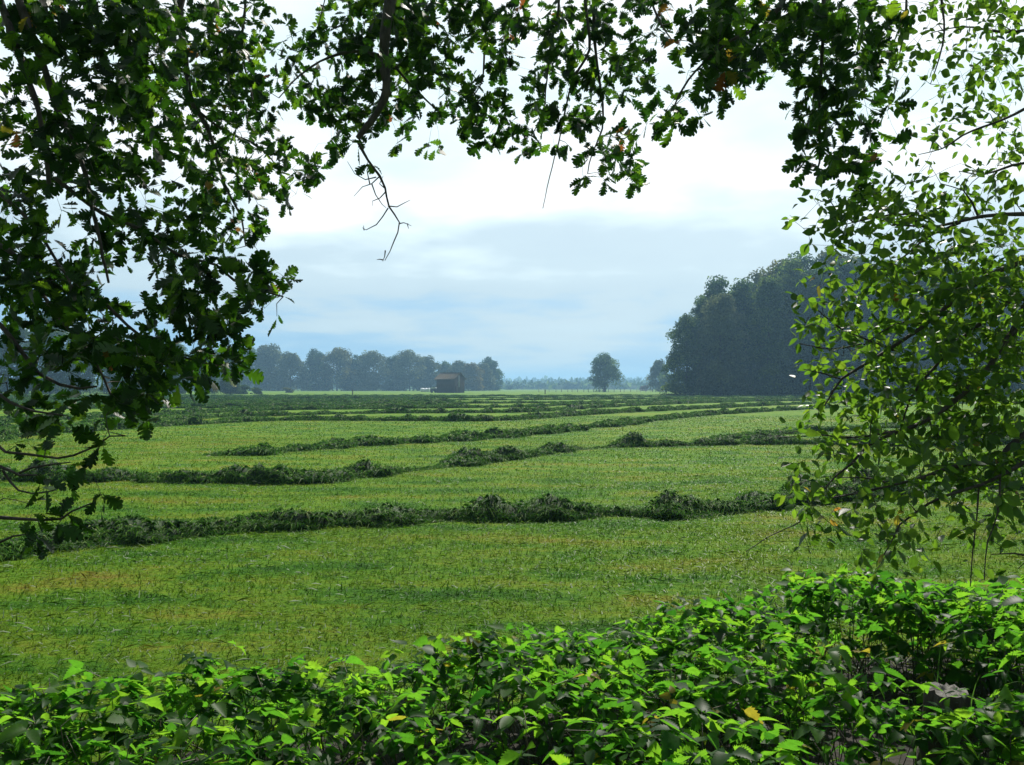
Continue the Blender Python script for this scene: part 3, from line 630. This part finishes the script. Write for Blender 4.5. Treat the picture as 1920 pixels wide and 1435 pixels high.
# ------------------------------------------------------------------ foreground trees, grown from traced branches
OAKG = """699699987686100488998987667676766998699661
588899998686543487995675687475645888588983
388988887688577677587337377557526999766797
555568877998276447887446356657503987357865
644369986888424477885675275665416652028884
768766976787526788717665567710284000058661
468876866765410474103366664586101000067520
377698755687566101000001100576000000036785
877786448578367100000000000246100000000263
883267656661550
883468887765200
766655677753400
998884678858600
999882377767671
888886678765600
678788676986210
788888888775100
67678888787300
667778866310
785347511
466343
125551
335430
453320
466500
453100"""
RGHT = """000014677799
000046632588
000037734678
000024543477
000024434677
000002344677
000001544467
000000211367
012236553676
005567776652
033776654323
001544467777
002167788888
012277788888
025566778888
046655778888
023356678899
134667788888
016578688888
004267678888
013666778888
025553478888
055444566776
044355554456
022334533444
021013341232
000023100212"""
def parse(txt, c0, width=48):
    g = np.zeros((27, width))
    for r, ln in enumerate(txt.split('\n')):
        for c, ch in enumerate(ln): g[r, c0 + c] = int(ch)
    return g
def oak_depth(px, py):
    if px > 1225: return 4.3
    if px > 590: return 5.6
    if px > 325 and py < 395 - max(0, (380 - px)) * 2: return 5.8
    if px > 395 and py < 470: return 5.6
    return 4.1 - .5 * (py > 780)
def rt_depth(px, py): return 4.3 if py < 330 else (3.9 if py < 800 else 3.5)

def spline_px(pts, Y, r0, r1, yend=None):
    n = len(pts); P = []
    for i, (px, py) in enumerate(pts):
        P.append(at(px, py, Y + ((yend or Y) - Y) * i / max(1, n - 1)))
    R = np.linspace(r0, r1, n)
    return smooth_path(P, R, .06)
def grow(root, grid, depth_fn, branches, limbs, leaf_tmpl, leaf_mt, leaf_len, per_tuft, tuft_r, area_px, seed, cell=40, extra=None, bark='bark', dense=1.0):
    """branches: (points, depth, r0, r1, end depth, parent). Builds branch > foliage for each; twigs reach every leaf tuft."""
    r = np.random.default_rng(seed)
    B = []                                            # list of (MB bark, nodes, node radii)
    limb_nodes = np.concatenate([l[0] for l in limbs]); limb_r = np.concatenate([l[1] for l in limbs])
    for pts, Y, r0, r1, ye, link in branches:
        P, R = spline_px(pts, Y, r0, r1, ye)
        P = P + np.cumsum(r.normal(0, .0035, P.shape), 0) * np.linspace(0, 1, len(P))[:, None]
        mb = MB()
        if link:
            k = np.argmin(np.linalg.norm(limb_nodes - P[0], axis=1)); a = limb_nodes[k]; dd = np.linalg.norm(P[0] - a)
            back = P[0] - unit(P[2] - P[0]) * dd * .30
            ml = (a * .5 + back * .5); ml2 = ml * .35 + back * .65 + r.normal(0, .02, 3)
            Pc, Rc = smooth_path([a, a * .55 + ml * .45 + r.normal(0, .02, 3), ml2, back * .4 + P[0] * .6, P[0]], [r0 * 1.25, r0 * 1.2, r0 * 1.12, r0 * 1.05, r0], .10)
            P = np.vstack([Pc[:-1], P]); R = np.concatenate([Rc[:-1], R])
        R = R * (1 + .16 * np.sin(np.arange(len(R)) * 1.9) * r.random(len(R)))
        tube(mb, P, R, 8); B.append([mb, P, R, []])
    nodes = np.concatenate([b[1] for b in B]); nr = np.concatenate([b[2] for b in B]); owner = np.concatenate([np.full(len(b[1]), i) for i, b in enumerate(B)])
    # leaf tufts sampled from the measured cover
    T = []
    for rr in range(grid.shape[0]):
        for cc in range(grid.shape[1]):
            gv = grid[rr, cc]
            if gv <= 0: continue
            cov = min(.97, gv / 9.3); px0, py0 = cc * cell, rr * cell; Y = depth_fn(px0 + cell / 2, py0 + cell / 2)
            la = area_px * (leaf_len * F / Y) ** 2; nl = -math.log(1 - cov) * cell * cell / la * dense; nt_ = nl / per_tuft
            for _ in range(int(nt_) + (r.random() < nt_ % 1)):
                px = px0 + r.uniform(0, cell); py = py0 + r.uniform(0, cell)
                T.append(np.array(at(px, py, Y + r.normal(0, .30))))
    if extra is not None: T += list(extra(r))
    T = np.array(T)
    # nearest tufts first so that twigs chain outwards
    d0 = np.array([np.min(np.linalg.norm(nodes - p, axis=1)) for p in T]); order = np.argsort(d0)
    NN = [nodes]; cap = len(nodes) + len(T) * 4; buf = np.full((cap, 3), 1e6); buf[:len(nodes)] = nodes; ob = np.zeros(cap, int); ob[:len(nodes)] = owner; rb = np.zeros(cap); rb[:len(nodes)] = nr; cnt = len(nodes)
    for ti in order:
        p = T[ti]; dv = buf[:cnt] - p; dist = np.sqrt((dv ** 2).sum(1)); cost = dist + np.maximum(0, p[2] - buf[:cnt, 2]) * .25
        k = int(np.argmin(cost)); a = buf[k].copy(); L = dist[k]; o = ob[k]
        if L > 1e-3:
            mid = (a + p) / 2 + r.normal(0, L * .10, 3) + np.array([0, 0, L * .10]); q = a * .25 + mid * .75
            rad0 = min(rb[k] * .75, .0022 + L * .006); P, R = smooth_path([a, mid, p], [rad0, rad0 * .7, .0013], max(.05, L / 5))
            tube(B[o][0], P, R, 5)
            for s in (len(P) // 3, 2 * len(P) // 3, len(P) - 1):
                if cnt < cap: buf[cnt] = P[s]; ob[cnt] = o; rb[cnt] = R[s]; cnt += 1
        dirv = unit(p - a) if L > 1e-3 else np.array([0, 0, -1.])
        nl = max(2, int(r.poisson(per_tuft)))
        rd = unit(r.normal(size=(nl, 3))); dd = unit(rd + dirv * .55 + np.array([0, 0, -.25]))
        pp = p + rd * (tuft_r * r.uniform(.1, .9, nl))[:, None] - dd * (leaf_len * .35)
        up = unit(np.array([0, .12, .50]) + r.normal(size=(nl, 3)) * .62)
        ln = leaf_len * np.clip(r.normal(1, .22, nl), .5, 1.5)
        tn = np.clip(r.beta(2.2, 2.2, nl) * .93, 0, 1)
        if r.random() < .018: tn[: max(1, nl // 2)] = r.uniform(.94, 1.0, max(1, nl // 2))
        B[o][3].append((pp, dd, up, ln, tn))
    for mb, P, R, lv in B:
        bo = mb.build('branch', M[bark], root, smooth=True, origin=tuple(root.location))
        if lv:
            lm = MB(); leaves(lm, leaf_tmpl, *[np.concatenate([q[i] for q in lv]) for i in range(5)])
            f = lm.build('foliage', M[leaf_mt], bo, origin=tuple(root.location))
    return B

# ---- the oak whose crown hangs over the picture
def canopy_slab(x0, x1, y0, y1, zf, n, r, th=.5):
    x = r.uniform(x0, x1, n); y = r.uniform(y0, y1, n)
    return [np.array((a, b, zf(a, b) + r.normal(0, th))) for a, b in zip(x, y)]
oak = empty('oak_tree', (-4.6, 1.6, 0))
tag(oak, 'large oak whose lobed leaves and dark branches hang over the left and top', 'tree')
def limb(root, pts, rads, name='limb', step=.15, bark='bark', seed=0):
    P, R = smooth_path(pts, rads, step); r = np.random.default_rng(seed); P = P + (fbm(np.arange(len(P)) * .4, np.arange(len(P)) * 0 + seed) - .5)[:, None] * .06
    mb = MB(); tube(mb, P, R, 12); mb.build(name, M[bark], root, smooth=True, origin=tuple(root.location)); return P, R
OL = []
OL.append(limb(oak, [(-4.6, 1.6, -.2), (-4.62, 1.62, .5), (-4.55, 1.65, 2), (-4.5, 1.7, 3.6), (-4.3, 1.9, 5.2), (-4.2, 2.0, 7)], [.46, .34, .30, .27, .22, .12], 'trunk'))
OL.append(limb(oak, [(-4.5, 1.7, 3.4), (-3.9, 2.6, 4.3), (-3.2, 3.6, 4.8), (-2.2, 4.5, 5.0), (-1.0, 5.3, 5.2), (.6, 5.7, 5.3), (2.2, 5.8, 5.3)], [.17, .14, .12, .10, .085, .06, .035], seed=1))
OL.append(limb(oak, [(-4.4, 1.8, 4.6), (-3.0, 2.4, 5.6), (-1.2, 3.4, 5.7), (.4, 4.2, 5.3), (1.6, 4.5, 4.7), (2.4, 4.5, 4.3)], [.15, .12, .10, .08, .055, .03], seed=2))
OL.append(limb(oak, [(-4.5, 1.7, 2.2), (-4.0, 2.6, 2.6), (-3.4, 3.5, 2.6), (-3.0, 4.1, 2.2), (-2.85, 4.2, 1.5), (-2.7, 4.0, .9)], [.11, .08, .065, .05, .03, .015], seed=3))
OL.append(limb(oak, [(-4.5, 1.7, 3.0), (-3.9, 2.8, 3.6), (-3.2, 3.9, 4.0), (-2.4, 4.2, 4.1), (-1.6, 4.3, 4.2)], [.12, .10, .08, .06, .03], seed=4))
OL.append(limb(oak, [(-3.2, 3.6, 4.8), (-3.2, 4.8, 5.1), (-3.0, 5.6, 5.2), (-2.6, 5.9, 5.1)], [.09, .07, .05, .03], seed=5))
bo_ = [  # left, near
 ([(-10, -40), (0, 0), (25, 70), (55, 150), (75, 200), (92, 270), (104, 335)], 4.1, .021, .010, 4.0, 1),
 ([(20, -50), (35, 0), (60, 70), (85, 130), (110, 210), (140, 260), (165, 330), (178, 400), (195, 470), (212, 540)], 4.1, .022, .006, 4.0, 1),
 ([(250, -60), (250, 0), (262, 60), (265, 140), (268, 200)], 4.2, .012, .006, 4.2, 1),
 ([(-40, 330), (20, 380), (60, 420), (110, 495), (135, 540)], 4.0, .012, .005, 3.9, 1),
 ([(-60, 430), (30, 480), (75, 545), (115, 600), (157, 644), (188, 695), (215, 745)], 4.0, .013, .005, 3.9, 1),
 ([(-60, 560), (0, 610), (35, 655), (70, 700), (105, 720), (140, 727), (170, 724)], 3.9, .013, .005, 3.8, 1),
 ([(104, 335), (190, 400), (260, 430), (330, 480), (397, 500), (430, 530), (470, 545), (520, 560)], 4.0, .011, .004, 4.1, 0),
 ([(188, 560), (240, 610), (300, 655), (350, 668), (410, 682)], 4.0, .009, .003, 4.0, 0),
 ([(-60, 690), (0, 740), (60, 765), (120, 770)], 3.8, .010, .004, 3.7, 1),
 # left, further away
 ([(345, -50), (340, 0), (335, 35), (345, 95), (352, 155), (360, 200), (385, 240), (400, 290), (410, 330), (425, 370), (450, 420), (460, 470)], 5.85, 0.0284, 0.0047, 5.69, 1),
 ([(440, -40), (460, 0), (455, 60), (460, 130), (480, 200), (500, 250)], 5.85, 0.0126, 0.0040, 5.85, 1),
 ([(360, 200), (420, 245), (470, 265), (510, 300), (540, 350)], 5.77, 0.0111, 0.0032, 5.77, 0),
 # low twigs at the left edge
 ([(-60, 815), (0, 838), (12, 848), (60, 852), (110, 857), (140, 853), (180, 835), (205, 815), (235, 815)], 3.6, .0075, .003, 3.5, 1),
 ([(-60, 860), (0, 876), (20, 885), (35, 892), (75, 892)], 3.6, .009, .004, 3.5, 1),
 ([(30, 890), (60, 878), (100, 872), (130, 868)], 3.6, .006, .003, 3.5, 0),
 ([(5, 882), (20, 905), (35, 920), (60, 925), (105, 921)], 3.6, .006, .003, 3.5, 0),
 ([(-60, 965), (0, 971), (40, 975), (110, 976), (125, 962), (165, 945)], 3.6, .009, .003, 3.5, 1),
 ([(-50, 1030), (0, 1016), (25, 1005), (60, 1000)], 3.6, .007, .003, 3.5, 1),
 # the bare-tipped bough hanging in the top centre
 ([(738, -50), (732, 0), (725, 50), (722, 110), (726, 160), (722, 195), (700, 232), (672, 268)], 5.21, 0.0411, 0.0190, 5.06, 1),
 ([(672, 268), (690, 300), (712, 330), (722, 352), (728, 388), (748, 418), (735, 455), (718, 487)], 5.06, 0.0095, 0.0024, 4.98, 0),
 ([(720, 108), (680, 97), (640, 100), (600, 115), (560, 142), (522, 182)], 5.21, 0.0142, 0.0032, 5.21, 0),
 ([(618, -40), (610, 0), (600, 45), (595, 60)], 5.37, 0.0047, 0.0024, 5.37, 1),
 ([(726, 105), (745, 130), (780, 170), (810, 200), (835, 225)], 5.37, 0.0126, 0.0032, 5.45, 0),
 ([(915, -50), (912, 0), (910, 60), (906, 120), (900, 160), (880, 190)], 5.69, 0.0126, 0.0032, 5.69, 1),
 ([(975, -40), (960, 0), (930, 30), (912, 52)], 5.69, 0.0071, 0.0040, 5.69, 1),
 ([(1050, -50), (1048, 0), (1042, 50), (1030, 90), (1024, 150), (1018, 210), (1000, 250)], 5.69, 0.0095, 0.0032, 5.69, 1),
 ([(1098, -50), (1097, 0), (1102, 50), (1105, 95), (1085, 130), (1072, 155), (1060, 200), (1048, 260), (1035, 310), (1018, 386)], 5.53, 0.0126, 0.0024, 5.45, 1),
 ([(1110, -50), (1112, 0), (1115, 80), (1122, 150), (1127, 200), (1125, 245), (1105, 290), (1095, 330)], 5.53, 0.0134, 0.0032, 5.53, 1),
 ([(1215, -50), (1220, 0), (1240, 50), (1260, 80)], 5.0, .010, .004, 4.8, 1),
 # dark near boughs in the top right
 ([(1548, -60), (1545, 0), (1545, 60), (1542, 110), (1540, 160), (1538, 240), (1537, 300), (1530, 325)], 4.3, .013, .004, 4.2, 1),
 ([(1500, -60), (1470, 0), (1430, 50), (1380, 72), (1340, 100), (1290, 150), (1265, 200)], 4.3, .014, .004, 4.3, 1),
 ([(1400, -60), (1370, 0), (1350, 60), (1345, 120)], 4.3, .010, .004, 4.3, 1),
]
def oak_shade_tufts(r):  # unseen leaf tufts added above the frame to shade the foliage below
    e = canopy_slab(-3.6, 3.4, 4.4, 8.8, lambda x, y: max(1.7 + .60 * y, 5.2) + .35, 1100, r, .40)
    e += canopy_slab(-4.4, 3.2, 1.5, 4.6, lambda x, y: 5.4, 500, r, .4)
    return e
OG = parse(OAKG, 0); OG[18:] *= .85; OG[7:18, :3] *= .93
grow(oak, OG, oak_depth, bo_, OL, OAK, 'oak_leaf', .086, 6.0, .070, .20, 5, extra=oak_shade_tufts, dense=1.25)
# bare dead twigs on the hanging bough
for pts in ([(727, 388), (745, 388), (758, 383), (770, 377)], [(727, 390), (705, 420), (685, 432), (679, 427)], [(748, 418), (757, 418), (771, 423)], [(712, 330), (697, 345), (680, 350), (664, 368)],
            [(705, 333), (684, 336), (665, 325), (650, 304)], [(697, 345), (704, 365), (716, 382), (724, 391)], [(694, 346), (688, 320), (689, 311)], [(722, 352), (712, 345), (718, 330)], [(764, 420), (766, 428)],
            [(724, 360), (712, 372), (700, 378), (697, 385)], [(718, 487), (706, 486)], [(724, 470), (719, 491)], [(685, 432), (682, 424)]):
    mb = MB(); P, R = spline_px(pts, 5.0, .0045, .0015); P = P + RNG.normal(0, .003, P.shape); tube(mb, P, R, 5)
    mb.build('dead_twig', M['bark'], oak, smooth=True, origin=tuple(oak.location))

# ---- the tree with oval leaves on the right
ct = empty('leafy_tree', (5.2, 3.0, 0)); tag(ct, 'tree with small oval leaves reaching in from the right edge', 'tree')
CL = []
CL.append(limb(ct, [(5.2, 3.0, -.2), (5.2, 3.0, .6), (5.1, 3.1, 2), (5.0, 3.2, 3.5), (4.9, 3.3, 5.2)], [.24, .18, .16, .13, .07], 'trunk', seed=7))
CL.append(limb(ct, [(5.1, 3.1, 2.2), (4.4, 3.5, 2.6), (3.7, 3.8, 3.0), (3.1, 3.9, 3.2)], [.09, .07, .05, .03], seed=8))
CL.append(limb(ct, [(5.1, 3.1, 1.6), (4.3, 3.4, 1.7), (3.6, 3.6, 1.75), (2.9, 3.7, 1.8)], [.08, .06, .045, .03], seed=9))
CL.append(limb(ct, [(5.0, 3.2, 3.2), (4.3, 3.7, 3.8), (3.4, 4.2, 4.2), (2.6, 4.4, 4.3), (2.2, 4.4, 4.25)], [.09, .07, .05, .03, .02], seed=10))
br = [
 ([(1960, 475), (1920, 490), (1880, 505), (1840, 525), (1800, 555), (1760, 590), (1737, 610), (1675, 655), (1620, 690), (1580, 715), (1565, 735), (1545, 768)], 3.9, .016, .004, 3.7, 1),
 ([(1737, 608), (1700, 603), (1650, 620), (1615, 640)], 3.85, .006, .003, 3.8, 0),
 ([(1675, 657), (1620, 635), (1580, 617), (1545, 590), (1525, 572)], 3.8, .006, .002, 3.7, 0),
 ([(1578, 712), (1545, 700), (1510, 690)], 3.75, .004, .002, 3.7, 0),
 ([(1615, 645), (1560, 655), (1500, 645)], 3.8, .004, .002, 3.7, 0),
 ([(1960, 520), (1920, 580), (1900, 625), (1875, 655), (1855, 690), (1823, 725), (1781, 763), (1741, 792), (1714, 807), (1654, 830), (1620, 845), (1590, 880), (1560, 905), (1540, 925)], 3.8, .019, .003, 3.5, 1),
 ([(1880, 575), (1840, 605), (1795, 640), (1755, 680), (1720, 720), (1700, 745), (1688, 785)], 3.9, .012, .004, 3.8, 1),
 ([(1700, 805), (1660, 812), (1600, 820), (1540, 815), (1470, 818)], 3.6, .006, .002, 3.5, 0),
 ([(1960, 790), (1920, 815), (1890, 840), (1870, 865), (1800, 870), (1750, 885), (1725, 893), (1670, 908), (1600, 925), (1560, 935)], 3.5, .015, .003, 3.4, 1),
 ([(1670, 908), (1640, 898), (1575, 895)], 3.45, .005, .002, 3.4, 0),
 ([(1960, 850), (1920, 868), (1880, 890), (1840, 910), (1770, 935), (1720, 965), (1690, 990), (1668, 1035), (1655, 1060)], 3.4, .010, .002, 3.3, 1),
 ([(1835, 915), (1832, 970), (1825, 1030), (1822, 1095)], 3.4, .004, .002, 3.3, 0),
 ([(1875, 895), (1872, 960), (1850, 1010), (1842, 1080)], 3.4, .004, .002, 3.3, 0),
 ([(1960, 395), (1920, 402), (1880, 403), (1840, 408), (1800, 418), (1760, 428), (1735, 430), (1680, 430)], 4.0, .013, .004, 3.9, 1),
 ([(1835, 408), (1822, 380), (1805, 358), (1760, 345)], 4.0, .006, .002, 4.0, 0),
 ([(1800, 418), (1740, 445), (1690, 485), (1640, 515)], 4.0, .007, .002, 3.9, 0),
 ([(1735, 428), (1700, 402), (1640, 408), (1600, 415), (1570, 395), (1545, 360)], 3.95, .006, .002, 3.9, 0),
 ([(1610, 415), (1560, 425), (1505, 430)], 3.9, .003, .0015, 3.9, 0),
 ([(1960, 185), (1920, 205), (1880, 225), (1800, 255), (1760, 280), (1715, 290)], 4.3, .010, .002, 4.2, 1),
 ([(1960, 50), (1900, 60), (1850, 55), (1800, 48), (1745, 57)], 4.3, .010, .002, 4.3, 1),
 ([(1960, 300), (1900, 310), (1840, 330), (1800, 320)], 4.2, .009, .002, 4.2, 1),
 ([(1700, -60), (1700, 0), (1698, 60), (1690, 100), (1680, 130)], 4.3, .008, .002, 4.3, 1),
 ([(1760, -60), (1765, 0), (1770, 60), (1755, 130), (1745, 160)], 4.3, .008, .002, 4.2, 1),
 ([(1530, 960), (1490, 985), (1440, 1008), (1402, 1035)], 3.4, .003, .0015, 3.4, 0),
 ([(1940, 1045), (1900, 1040), (1860, 1045)], 3.3, .005, .002, 3.3, 1),
]
def ct_extra(r):
    e = canopy_slab(2.6, 5.4, 2.8, 6.2, lambda x, y: 4.6 + .9 * r.random(), 800, r, .5)
    e += [np.array((r.uniform(.69 * y + .1, .69 * y + 2.0), y, r.uniform(.9, 4.4))) for y in r.uniform(2.6, 5.4, 1700)]
    return e
RG = parse(RGHT, 36); RG[:9] *= .62
grow(ct, RG, rt_depth, br, CL, OVATE, 'cherry_leaf', .052, 4.5, .080, .20, 6, extra=ct_extra, dense=1.3)

# ------------------------------------------------------------------ leafy undergrowth in front
def undergrowth_height(x, y):
    """top of the leaf layer"""
    edge = 3.75 + .33 * np.clip(x + 1.8, 0, 4) + .25 * (fbm(x * 1.1, y * 0 + 3, 4) - .5)          # far edge of the patch
    h = .40 + .05 * np.clip(x + .6, 0, 2) + .22 * (fbm(x * 1.7, y * 1.7, 8) - .5) + .12 * np.exp(-((x - 2.05) ** 2 / .35 + (y - 4.5) ** 2 / .30))
    return h * np.clip((edge - y) / .35 + .55, 0, 1), edge
def undergrowth():
    r = np.random.default_rng(21); leafm = MB(); stem = MB()
    n = 29500
    x = r.uniform(-4.9, 5.9, n); y = r.uniform(1.3, 5.4, n); h, e = undergrowth_height(x, y)
    ok = (y < e + r.normal(0, .08, n)) & (np.abs(x) < .72 * y + 1.7)
    hole = fbm(x * 2.6, y * 2.6, 17); ok &= r.random(n) < np.clip((hole - .26 - .09 * np.clip((x + 1.2) * 1.2, 0, 1) - .10 * np.clip((3.6 - y) * 2, 0, 1) * np.clip((x + 1.5) * .5, 0, 1)) * 9 + .10, .05, 1) + (y > e - .55) * .4
    # a shaded hollow on the right
    ok &= ~((((x - 1.85) / .42) ** 2 + ((y - 3.8) / .5) ** 2 < 1) & (r.random(n) < .93))
    x, y, h = x[ok], y[ok], h[ok]; n = len(x)
    lay = r.random(n) ** .45; z = np.clip(h * (.10 + .92 * lay) + r.normal(0, .025, n), .04, 1.3)
    az = r.uniform(0, 6.28, n); till = r.uniform(.05, .75, n)
    for k in range(n):
        p = np.array((x[k], y[k], z[k])); s = .076 * np.clip(r.normal(1, .27), .45, 1.6)
        d = np.array((math.cos(az[k]), math.sin(az[k]), -r.uniform(-.15, .6))); up = unit(np.array((.08, .42, .85)) + r.normal(size=3) * .32)
        d = unit(d); sd_ = unit(np.cross(d, up)); tn = np.clip(r.beta(1.8, 1.8) * .96, 0, .96) if r.random() > .014 else 1.0
        kind = r.random(); s *= .8 if kind > .8 else 1
        if kind < .72:
            dirs = [d, unit(d * .25 + sd_), unit(d * .25 - sd_)]; szs = [s, s * .82, s * .82]
        else: dirs = [d]; szs = [s * 1.15]
        m = len(dirs); pos = np.array([p + q * .008 for q in dirs])
        sp = vnoise(x[k] * 1.6, y[k] * 1.6, 44) + r.normal(0, .16)
        leaves(leafm, NETTLE if sp > .80 else (LOBED if sp < .20 else BRAMBLE), pos, np.array(dirs), np.array([up + r.normal(size=3) * .18 for _ in dirs]), np.array(szs), np.clip(tn + r.normal(0, .04, m), 0, 1), r.normal(.22, .20, m))
        if r.random() < .16:
            a = p - d * .10 + np.array((0, 0, -.03)); g0 = np.array((x[k] + r.normal(0, .10), y[k] + r.normal(0, .10), 0)); 
            P, R = smooth_path([g0, (g0 + a) / 2 + r.normal(0, .03, 3), a, p], [.0030, .0024, .0017, .0010], .09); tube(stem, P, R, 4, .4)
    o = leafm.build('undergrowth_leaves', M['bramble_leaf']); tag(o, 'bright green bramble and nettle leaves filling the front of the picture', 'undergrowth', kind='stuff')
    s_ = stem.build('undergrowth_stems', M['stem']); s_.name = 'stems'; s_.parent = o
    return o
def tall_blades():
    r = np.random.default_rng(33); mb = MB(); n = 900
    x = r.uniform(-3.4, 3.6, n); y = r.uniform(2.0, 5.3, n); h, e = undergrowth_height(x, y); ok = (y < e + .15) & (fbm(x * 2, y * 2, 61) > .5); x, y, h, e = x[ok], y[ok], h[ok], e[ok]
    for k in range(len(x)):
        L = max(.18, h[k] * r.uniform(.8, 1.35)); a = r.uniform(0, 6.28); d = np.array((math.cos(a), math.sin(a), 0)); s_ = np.array((-d[1], d[0], 0)) * r.uniform(.002, .005); V = []
        bend = r.uniform(.15, .8)
        for t in np.linspace(0, 1, 6):
            c = np.array((x[k], y[k], 0)) + d * L * bend * t * t + np.array((0, 0, L * (t - .35 * bend * t ** 3))); w_ = (1 - t ** 2) * .9 + .05
            V += [c - s_ * w_, c + s_ * w_]
        mb.add(V, [(2 * i, 2 * i + 1, 2 * i + 3, 2 * i + 2) for i in range(5)], r.beta(2, 2))
    tag(mb.build('tall_grass', M['cut_grass']), 'thin tall grass blades growing up between the bramble leaves', 'grass', kind='stuff')

M['stem'] = rough_mat('green_brown_stems', (.035, .040, .018), (.09, .07, .035), 20, .6)
undergrowth(); tall_blades()
M['soil'] = rough_mat('leaf_litter', (.007, .006, .004), (.022, .017, .010), 9, .95, (1, 1, 1), 1.0)
def soil():
    n = 60; xs = np.linspace(-5.4, 6.4, n); ys = np.linspace(-.5, 1, n)
    X = np.repeat(xs[None, :], n, 0); _, E = undergrowth_height(xs, xs * 0); Y = -.5 + (E[None, :] + .42) * np.linspace(0, 1, n)[:, None]
    Z = .006 + .03 * fbm(X * 3, Y * 3, 6) * np.clip(np.linspace(1, 0, n)[:, None] * 8, 0, 1)
    mb = MB(); i = (np.arange(n - 1)[:, None] * n + np.arange(n - 1)[None, :]).ravel(); mb.add(np.stack([X, Y, Z], -1).reshape(-1, 3), np.stack([i, i + 1, i + n + 1, i + n], -1))
    tag(mb.build('soil', M['soil'], smooth=True), 'dark soil and leaf litter under the leafy undergrowth', 'soil', kind='structure')
soil()
M['stone'] = rough_mat('grey_old_wood', (.04, .038, .032), (.12, .115, .10), 26, .8, (1, 1, 1), .6)
M['deadwood'] = rough_mat('dead_wood', (.05, .025, .016), (.20, .10, .06), 14, .8, (1, 1, .3), .8)
def stump():
    c = at(1777, 1295, 3.45); mb = MB(); r = np.random.default_rng(8); n = 26; a = np.linspace(0, 2 * math.pi, n, endpoint=False)
    t = empty('old_stump', (c.x, c.y, 0)); tag(t, 'weathered grey stump with a flat top among the leaves at lower right', 'stump')
    lv = [(-.05, 1.9), (.06, 1.35), (.16, 1.12), (.30, 1.02), (c.z - .02, 1.0), (c.z, .93)]; V = []
    prof = 1 + .10 * np.sin(3 * a + 1) + .07 * np.sin(7 * a) + .05 * r.normal(size=n)
    for z, k in lv:
        for q, th in enumerate(a): V.append((math.cos(th) * .088 * k * prof[q] ** (1.5 if z < .1 else 1), math.sin(th) * .088 * k * prof[q], z + (.004 * r.normal() if z == c.z else 0)))
    f = [(i * n + j, i * n + (j + 1) % n, (i + 1) * n + (j + 1) % n, (i + 1) * n + j) for i in range(len(lv) - 1) for j in range(n)]
    mb.add(V, f); mb.build('trunk_base', M['bark'], t)
    tp = MB(); R_ = [V[-n + q] for q in range(n)]; inner = [(x * .55, y * .55, c.z + .004 + .006 * r.normal()) for x, y, z in R_]
    tp.add([(x * .99, y * .99, z + .003) for x, y, z in R_] + inner + [(0, 0, c.z + .006)], [(q, (q + 1) % n, n + (q + 1) % n, n + q) for q in range(n)])
    tp.add(inner + [(0, 0, c.z + .006)], [(q, (q + 1) % n, n) for q in range(n)]); tp.build('cut_top', M['stone'], t)
stump()

# ------------------------------------------------------------------ hazy autumn air
def haze():
    v, f = box_v(-2560, 2560, -160, 2560, -1, 39); mb = MB(); mb.add(v, f)
    m, t, o = new_mat('haze'); pv = N(t, 'ShaderNodeVolumePrincipled')
    pv.inputs['Color'].default_value = (.36, .66, .92, 1); pv.inputs['Density'].default_value = HAZE_D; pv.inputs['Anisotropy'].default_value = 0.2
    t.links.new(pv.outputs[0], o.inputs['Volume'])
    ob = mb.build('haze', m); tag(ob, 'thin blue autumn haze over the whole meadow', 'haze', kind='stuff')
HAZE_D = 0.00062
haze()
